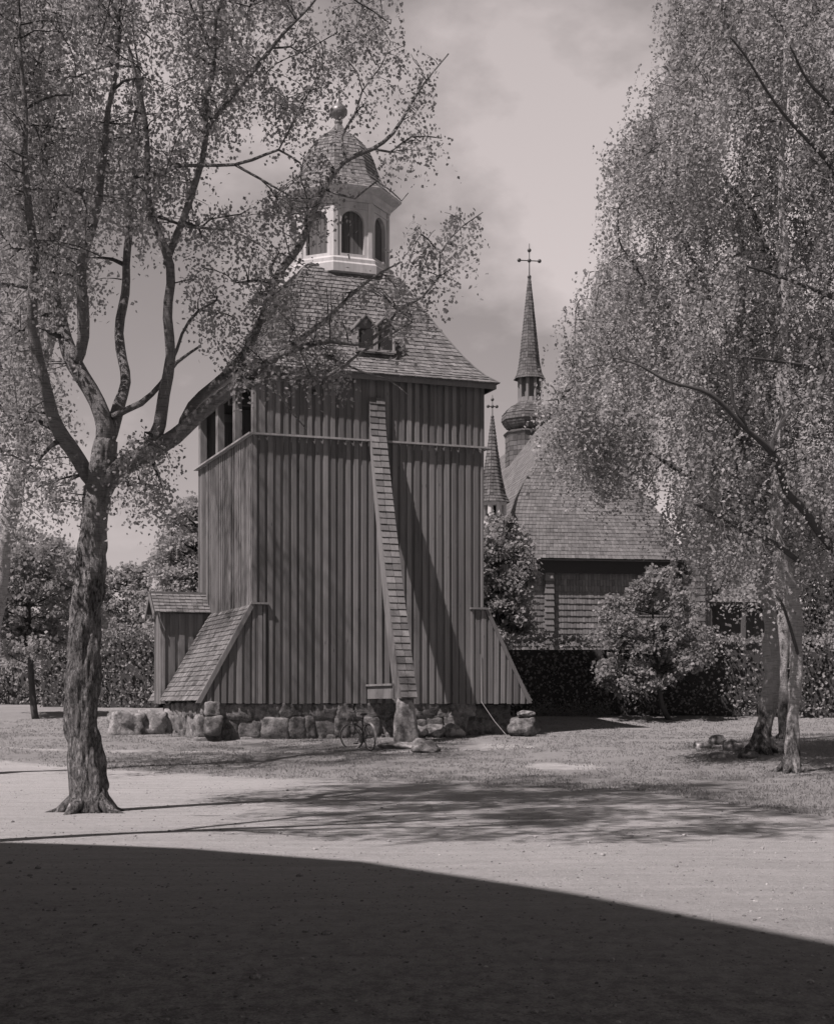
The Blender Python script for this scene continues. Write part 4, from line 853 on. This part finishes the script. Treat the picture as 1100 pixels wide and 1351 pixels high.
# --- leafy trees with clumped crowns (maples, background broadleaves)
def clump_tree(name, label, cat, u, vbase, d, crown, nleaf, leaf, m_leaf, trunk_px, group=None, seed=0, m_bark=None, clumps=40, cr=.16, flat=.6, depth=None, zdrop=0):
    """crown: pixel polygon of the crown; the tree is as deep as it is wide"""
    rr = np.random.default_rng(seed); x = (u - CX) / F * d; base = Vector((x, d, T(x, d))); root = thing(name, label, cat, base, 0, group)
    us = [p[0] for p in crown]; vs = [p[1] for p in crown]; w = (max(us) - min(us)) / F * d; dep = depth or w * .8
    pts = []
    while len(pts) < clumps:
        k = 200; cu = rr.uniform(min(us), max(us), k); cv = rr.uniform(min(vs), max(vs), k); dd = d + rr.uniform(-.5, .5, k) * dep
        m = inpoly(cu, cv, crown)
        mu, hw = (max(us) + min(us)) / 2, (max(us) - min(us)) / 2; mv, hv = (max(vs) + min(vs)) / 2, (max(vs) - min(vs)) / 2
        e = ((cu - mu) / hw) ** 2 + ((cv - mv) / hv) ** 2 + ((dd - d) / (dep / 2)) ** 2; m &= (e < 1.5) & (e > .2)
        for a, b, c in zip(cu[m], cv[m], dd[m]): pts.append(tuple(at(a, b, c)))
    pts = np.array(pts[:clumps]); top = at((min(us) + max(us)) / 2, min(vs) + (max(vs) - min(vs)) * .2, d)
    mb = MB(); r0 = trunk_px / F * d; tp = [base - base, (at((u + (min(us) + max(us)) / 2) / 2, (vbase + max(vs)) / 2, d) - base), (at((min(us) + max(us)) / 2, (min(vs) + max(vs)) / 2, d) - base), top - base]
    tp = [tuple(p) for p in tp]; tp[0] = (0, 0, -.1); cpts = catmull([(*p, r) for p, r in zip(tp, (r0, r0 * .8, r0 * .5, r0 * .15))], .4)
    mb.tube([Vector(p[:3]) for p in cpts], [p[3] for p in cpts], 10, .5, True, .15, seed); mb.build('trunk', m_bark or M_TWIG, root, True)
    mb = MB(); ax = [Vector(p[:3]) for p in cpts]
    for p in pts:
        p = Vector(p) - base; cand = [q_ for q_ in ax[len(ax) // 3:] if q_.z < p.z + .2] or ax[len(ax) // 3:]
        a = min(cand, key=lambda q_: (q_ - p).length + abs((p.z - q_.z) - .4 * (p - q_).length) * .8)
        mid = a.lerp(p, .5) + Vector((0, 0, -.05)); mb.tube([a, mid, p], [r0 * .25, r0 * .15, .01], 4, .5, False)
    mb.build('branches', M_TWIG, root)
    per = nleaf // clumps; cen = []; tone = []; R0 = cr * w
    for p in pts:
        rad = R0 * rr.uniform(.45, 1.5); dv = rr.normal(size=(per, 3)); dv /= np.linalg.norm(dv, axis=1)[:, None]; f = rr.random(per)[:, None] ** .45
        q_ = dv * f * rad * (1 + .32 * rr.normal(size=(per, 1))); q_[:, 2] *= flat; q_[:, 2] -= .25 * (q_[:, 0] ** 2 + q_[:, 1] ** 2) / max(rad, .1)
        cen.append(q_ + p - np.array(base)); tone.append(np.full(per, .5 + rr.normal() * .12))
    leaves('crown', np.concatenate(cen), leaf, m_leaf, root, np.concatenate(tone), .2, .95, nbias=(0, 0, 0)); return root
GM = 'young maples along the hedge'
clump_tree('maple_tree', 'bushy young maple in sunlit leaf before the church wall, slim stem on the hedge bank', 'maple tree', 884, 938, 51.5, [(868, 742), (905, 765), (925, 800), (938, 850), (930, 880), (900, 895), (850, 915), (805, 925), (785, 900), (800, 850), (790, 800), (830, 770)], 17000, .115, M_LEAFM, 4, GM, 4, clumps=150, cr=.075, flat=.7)
clump_tree('maple_tree', 'young maple pressed against the right corner of the tower', 'maple tree', 662, 925, 57, [(640, 690), (668, 678), (695, 720), (705, 790), (695, 820), (705, 848), (640, 862), (610, 800), (620, 720)], 22000, .13, M_LEAFM, 4, GM, 6, clumps=120, cr=.15)
clump_tree('maple_tree', 'young maple on a slim stem in the lawn far left', 'maple tree', 48, 937, 52, [(50, 690), (90, 730), (105, 790), (95, 850), (60, 880), (10, 870), (-30, 820), (-20, 740)], 12000, .13, M_LEAFM, 5, GM, 8, clumps=90, cr=.12)
GB = 'trees behind the hedge on the left'
clump_tree('broadleaf_tree', 'tall round dense tree showing behind the left wall of the tower', 'tree', 262, 900, 85, [(262, 655), (320, 700), (330, 850), (200, 850), (190, 800), (205, 730), (230, 680)], 30000, .2, M_LEAFF, 7, GB, 10, clumps=130, cr=.12)
clump_tree('broadleaf_tree', 'low pale tree between the big birch and the round tree', 'tree', 165, 905, 95, [(140, 752), (190, 745), (215, 790), (210, 850), (120, 850), (120, 780)], 14000, .2, M_LEAFF, 5, GB, 12, clumps=80, cr=.14)
clump_tree('broadleaf_tree', 'wide grey tree behind the young maple far left', 'tree', 75, 905, 75, [(60, 700), (110, 745), (130, 820), (110, 880), (-60, 880), (-80, 760), (0, 700)], 24000, .18, M_LEAFF, 6, GB, 14, M_BARK_R, clumps=120, cr=.11)
clump_tree('broadleaf_tree', 'dim tree at the far left edge beyond the lawn', 'tree', -60, 905, 90, [(-150, 720), (-20, 740), (30, 820), (20, 890), (-180, 890)], 14000, .2, M_LEAFF, 6, GB, 15, clumps=80, cr=.12)
GC = 'trees behind the right birches'
clump_tree('broadleaf_tree', 'dense tree filling the gap behind the right birches', 'tree', 1075, 930, 66, [(1010, 690), (1090, 600), (1170, 640), (1190, 860), (1060, 880), (1020, 800)], 24000, .17, M_LEAFF, 6, GC, 16, clumps=110, cr=.12)
clump_tree('broadleaf_tree', 'distant tree rising right of the church porch', 'tree', 1000, 925, 90, [(960, 720), (1010, 660), (1060, 700), (1060, 850), (960, 850)], 14000, .2, M_LEAFF, 5, GC, 18, clumps=80, cr=.14)
def spruce(u, d, h, label, seed):
    x = (u - CX) / F * d; base = Vector((x, d, T(x, d))); root = thing('spruce_tree', label, 'spruce tree', base, 0, GC); rr = np.random.default_rng(seed)
    mb = MB(); mb.tube([(0, 0, -.1), (0, 0, h)], [.14, .02], 8, .5); mb.build('trunk', M_TWIG, root, True)
    cen = []
    z = .4
    while z < h:
        R_ = (1 - z / h) * h * .3 + .1
        for k in range(9):
            a = rr.random() * 6.28; m = int(70 * R_) + 12; f = rr.random(m) ** .6
            cen.append(np.stack([np.cos(a + rr.normal(size=m) * .14) * R_ * f, np.sin(a + rr.normal(size=m) * .14) * R_ * f, z - f * R_ * .35 + rr.normal(size=m) * .05], 1))
        z += .28
    leaves('crown', np.concatenate(cen), .13, M_LEAFC, root, None, .3, .35)
spruce(1068, 60, 5.0, 'small dark spruce behind the slim right birch', 3)
# --- hedges
def hedge(label, pts, h, th, seed, dens=120, leaf=.11, m_=None):
    root = thing('hedge', label, 'hedge', (pts[0][0], pts[0][1], T(*pts[0])), 0, 'clipped hedges round the church'); B = root.location; rr = np.random.default_rng(seed); mb = MB(); cen = []
    for (x0, y0), (x1, y1) in zip(pts[:-1], pts[1:]):
        Ln = math.hypot(x1 - x0, y1 - y0); dx, dy = (x1 - x0) / Ln, (y1 - y0) / Ln; nxn, nyn = -dy, dx; n = int(Ln / .5)
        for i in range(n):
            s0, s1 = Ln * i / n, Ln * (i + 1) / n; P_ = []
            for s in (s0, s1):
                x, y = x0 + dx * s, y0 + dy * s; z = T(x, y)
                for o, zz in ((-th * .36, -.1), (th * .36, -.1), (th * .34, h * .88), (-th * .34, h * .88)): P_.append((x + nxn * o - B.x, y + nyn * o - B.y, z + zz - B.z))
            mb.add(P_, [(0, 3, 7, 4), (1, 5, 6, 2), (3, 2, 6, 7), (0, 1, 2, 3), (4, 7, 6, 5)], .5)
        m = int(Ln * (2 * h + th) * dens); s = rr.random(m) * Ln; per = rr.random(m) * (2 * h + th)
        o = np.where(per < h, -th / 2, np.where(per < 2 * h, th / 2, per - 2 * h - th / 2)); zz = np.where(per < h, per, np.where(per < 2 * h, per - h, h))
        lump = np.array([noise.noise(Vector((a * 1.1 + seed, b * 1.4, c))) + .5 * noise.noise(Vector((a * 3.3, b * 3, c * 2))) for a, b, c in zip(s, zz, o)])
        f = 1 + .36 * lump + rr.normal(size=m) * .07; o2 = o * f; z2 = zz * (1 + .13 * lump) + np.abs(rr.normal(size=m)) * .09
        X = x0 + dx * s + nxn * o2; Y = y0 + dy * s + nyn * o2; Zg = np.array([T(a, b) for a, b in zip(X, Y)]); cen.append(np.stack([X - B.x, Y - B.y, Zg + z2 - B.z], 1))
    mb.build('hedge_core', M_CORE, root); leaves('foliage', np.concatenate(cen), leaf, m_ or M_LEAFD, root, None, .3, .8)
hedge('long clipped dark hedge below the church wall, right of the tower', [(2.0, 54), (9.5, 53.5), (20, 52.5)], 2.5, 1.8, 1)
hedge('clipped dark hedge left of the tower behind the gabled hood', [(-14.6, 61.2), (-9.8, 60)], 2.9, 1.5, 2)
hedge('low loose pale bushes along the lawn at the far left', [(-24, 66), (-14.8, 64)], 1.7, 1.6, 4, 130, .13, M_LEAFF)
hedge('dark hedge directly behind the tower base', [(-9.5, 60), (2.0, 56)], 2.5, 1.4, 3, 60)
# low scrub at the hedge foot
cen = []
for i in range(140):
    u = random.uniform(700, 800); g = ground_at(u, random.uniform(918, 936), 46, 53)
    for k in range(26): cen.append((g.x + random.gauss(0, .12), g.y + random.gauss(0, .12), g.z + abs(random.gauss(0, .22))))
o = leaves('scrub', cen, .07, M_GRASS, None, None, -.6, .3); tag(o, 'tall unmown grass and weeds along the hedge foot right of the tower', None, None, 'stuff')
# grass tufts and pebbles
def blades(name, pts, h, label):
    n = len(pts); pts = np.array(pts, dtype=np.float32); v = np.empty((n, 4, 3), dtype=np.float32); a = RNG.random(n) * 6.28; w = .006 + RNG.random(n) * .008; hh_ = h * (.5 + RNG.random(n))
    dx, dy = np.cos(a) * w, np.sin(a) * w; lx, ly = RNG.normal(size=n) * hh_ * .5, RNG.normal(size=n) * hh_ * .5
    v[:, 0] = pts + np.stack([dx, dy, dx * 0], 1); v[:, 1] = pts - np.stack([dx, dy, dx * 0], 1); v[:, 2] = pts + np.stack([lx - dx * .3, ly - dy * .3, hh_], 1); v[:, 3] = pts + np.stack([lx + dx * .3, ly + dy * .3, hh_], 1)
    me = bpy.data.meshes.new(name); me.vertices.add(n * 4); me.vertices.foreach_set('co', v.ravel()); me.loops.add(n * 4); me.loops.foreach_set('vertex_index', np.arange(n * 4, dtype=np.int32)); me.polygons.add(n); me.polygons.foreach_set('loop_start', np.arange(0, n * 4, 4, dtype=np.int32))
    me.update(calc_edges=True); me.materials.append(M_GRASS); at_ = me.attributes.new('tone', 'FLOAT', 'FACE'); at_.data.foreach_set('value', RNG.random(n).astype(np.float32))
    o = bpy.data.objects.new(name, me); C.objects.link(o); o['kind'] = 'stuff'; o['label'] = label
pts = []
tries = 0
while len(pts) < 66000 and tries < 400000:
    tries += 1; y = random.uniform(20, 52); x = random.uniform(-.29, .29) * y
    g = gravel(x, y) + .5 * noise.noise(Vector((x * 1.2, y * 1.2, 1)))
    if g > .55 or noise.noise(Vector((x * .8, y * .9, 7))) < -.25: continue
    c = LW(W / 2, W / 2, 0)
    if abs((x - c.x) * .937 + (y - c.y) * .349) < 3.4 and abs(-(x - c.x) * .349 + (y - c.y) * .937) < 3.4: continue
    z = T(x, y)
    for k in range(3): pts.append((x + random.gauss(0, .05), y + random.gauss(0, .05), z - .005))
blades('grass', pts, .035, 'short thin grass on the slope round the tower and birches')
mb = MB(); ico = bmesh.new(); bmesh.ops.create_icosphere(ico, subdivisions=1, radius=1); ico.verts.index_update(); iv = [v.co.copy() for v in ico.verts]; fi = [[v.index for v in f.verts] for f in ico.faces]
for i in range(9000):
    y = 6.5 + 26 * random.random() ** 1.3; x = random.uniform(-.3, .3) * y
    if gravel(x, y) < .6: continue
    s = .005 + .009 * random.random() ** 3 + (.018 if random.random() < .012 else 0); z = T(x, y); a, b, c = s * random.uniform(.8, 1.5), s * random.uniform(.8, 1.5), s * random.uniform(.5, .9)
    mb.add([(x + v.x * a, y + v.y * b, z + v.z * c + c * .3) for v in iv], fi, random.random())
o = mb.build('pebbles', M_PEB, None); tag(o, 'small loose stones scattered over the gravel yard', None, None, 'stuff')
# ------------------------------------------------------------------ sun, sky, shade-casting house beyond the left edge, camera
SE = R(55); sd = Vector((-.727, -.687, 0)).normalized()
HH = 16.0; off = sd * HH / math.tan(SE)
edge = [Vector(p) for p in ((-15, 20.9, 0), (-4.66, 17.35, 0), (-2.4, 16.6, 0), (-.52, 15.35, 0), (1.3, 12.6, 0), (2.67, 10.1, 0), (6.0, 4.2, 0))]
def house():
    K = [e + off for e in edge]; c0, c1, c2 = K[0], K[3], K[6]; base = Vector((c1.x, c1.y, 0))
    root = thing('plastered_house', 'tall plastered house outside the picture on the left whose shadow covers the foreground', 'house', base)
    mb = MB(); far = c0 + (c2 - c1); ring = [c1, c2, c2 + (c0 - c1), c0]
    pts = [(p.x - base.x, p.y - base.y, 0) for p in ring]; top = [(x, y, HH - 1.2) for x, y, z in pts]; mb.hexa(pts, top, .5); body = mb.build('wall', M_STONE, root)
    mb = MB(); poly = K + [c2 + (c0 - c1)]; n = len(poly)
    lo = [(p.x - base.x, p.y - base.y, HH - .15) for p in poly]; hi = [(p.x - base.x, p.y - base.y, HH) for p in poly]; cen = sum((p for p in poly), Vector()) / n
    vs = lo + hi + [(cen.x - base.x, cen.y - base.y, HH + 1.2)]; mb.add(vs, [tuple(range(n))[::-1]] + [(i, (i + 1) % n, n + (i + 1) % n, n + i) for i in range(n)] + [(n + i, n + (i + 1) % n, 2 * n) for i in range(n)], .5)
    mb.build('roof', M_DARK, root)
    al = (c2 - c1).normalized(); nn_ = Vector((-al.y, al.x, 0)); nn_ = nn_ if nn_.dot(Vector((1, 0, 0))) > 0 else -nn_
    for fl in range(4):
        for k in range(4):
            p = c1 + al * (1.6 + k * 2.6) - base + nn_ * .02; mb = MB(); z = 1.2 + fl * 3.6
            a, b = p - al * .5, p + al * .5; o_ = nn_ * .05
            mb.hexa([(a.x, a.y, z), (b.x, b.y, z), (b.x + o_.x, b.y + o_.y, z), (a.x + o_.x, a.y + o_.y, z)], [(a.x, a.y, z + 1.6), (b.x, b.y, z + 1.6), (b.x + o_.x, b.y + o_.y, z + 1.6), (a.x + o_.x, a.y + o_.y, z + 1.6)]); mb.build('window', M_DARK, body)
house()
sun = bpy.data.lights.new('sun', 'SUN'); sun.energy = 5.0; sun.angle = R(.55); sun.color = (1, .892, .885)
so = bpy.data.objects.new('sun', sun); C.objects.link(so); tosun = Vector((sd.x * math.cos(SE), sd.y * math.cos(SE), math.sin(SE))); so.rotation_euler = tosun.to_track_quat('Z', 'Y').to_euler(); so.location = tosun * 60
w = bpy.data.worlds.new('World'); bpy.context.scene.world = w; w.use_nodes = True; nt = w.node_tree; nt.nodes.clear(); n = N(nt)
sky = n('ShaderNodeTexSky', {'sky_type': 'NISHITA', 'sun_disc': False, 'sun_elevation': SE, 'sun_rotation': math.atan2(sd.x, sd.y)})
bw = n('ShaderNodeRGBToBW'); nt.links.new(sky.outputs[0], bw.inputs[0])
tc = n('ShaderNodeTexCoord'); sep = n('ShaderNodeSeparateXYZ', None, Vector=tc.outputs['Generated'])
mp = n('ShaderNodeMapping'); nt.links.new(tc.outputs['Generated'], mp.inputs[0]); mp.inputs['Scale'].default_value = (1, 1, 1.7); mp.inputs['Location'].default_value = (.35, .1, .22); mp.inputs['Rotation'].default_value = (0, .35, 0)
cl = n.noise(mp.outputs[0], 2.6, 7, .55)
cloud = n.ramp(cl, [(0, .05), (.44, .2), (.56, 1), (1, 1)])
CLOUD, SKYK = 5.35, .6
mx = n('ShaderNodeMix', {'data_type': 'FLOAT'}); nt.links.new(n.math('MULTIPLY', cloud, n.math('MULTIPLY', n.ramp(sep.outputs[2], [(0, .85), (.5, .85), (.72, .1), (1, .05)]), n.ramp(sep.outputs[1], [(0, .16), (.2, .25), (.6, 1), (1, 1)]))), mx.inputs[0]); nt.links.new(n.math('MULTIPLY', bw.outputs[0], SKYK), mx.inputs[2]); mx.inputs[3].default_value = CLOUD
cb = n('ShaderNodeCombineColor'); v_ = n.math('MULTIPLY', mx.outputs[0], n.math('SUBTRACT', 1.27, n.math('MULTIPLY', sep.outputs[2], .95)))
for i, k in enumerate((1.0, .89, .882)): nt.links.new(n.math('MULTIPLY', v_, k), cb.inputs[i])
bg = n('ShaderNodeBackground', None, Strength=.1); nt.links.new(cb.outputs[0], bg.inputs[0]); wo = n('ShaderNodeOutputWorld'); nt.links.new(bg.outputs[0], wo.inputs[0])
cam = bpy.data.cameras.new('camera'); co = bpy.data.objects.new('camera', cam); C.objects.link(co); co.location = (0, 0, EYE); co.rotation_euler = (R(90), 0, 0)
cam.sensor_fit = 'VERTICAL'; cam.sensor_height = 36; cam.lens = F / 1351 * 36; cam.shift_y = (HY - 675.5) / 1351; cam.clip_end = 6000; bpy.context.scene.camera = co
sc = bpy.context.scene; sc.cycles.max_bounces = 6; sc.cycles.diffuse_bounces = 3; sc.view_settings.view_transform = 'Standard'; sc.view_settings.look = 'None'; sc.view_settings.exposure = .4; sc.view_settings.gamma = 1
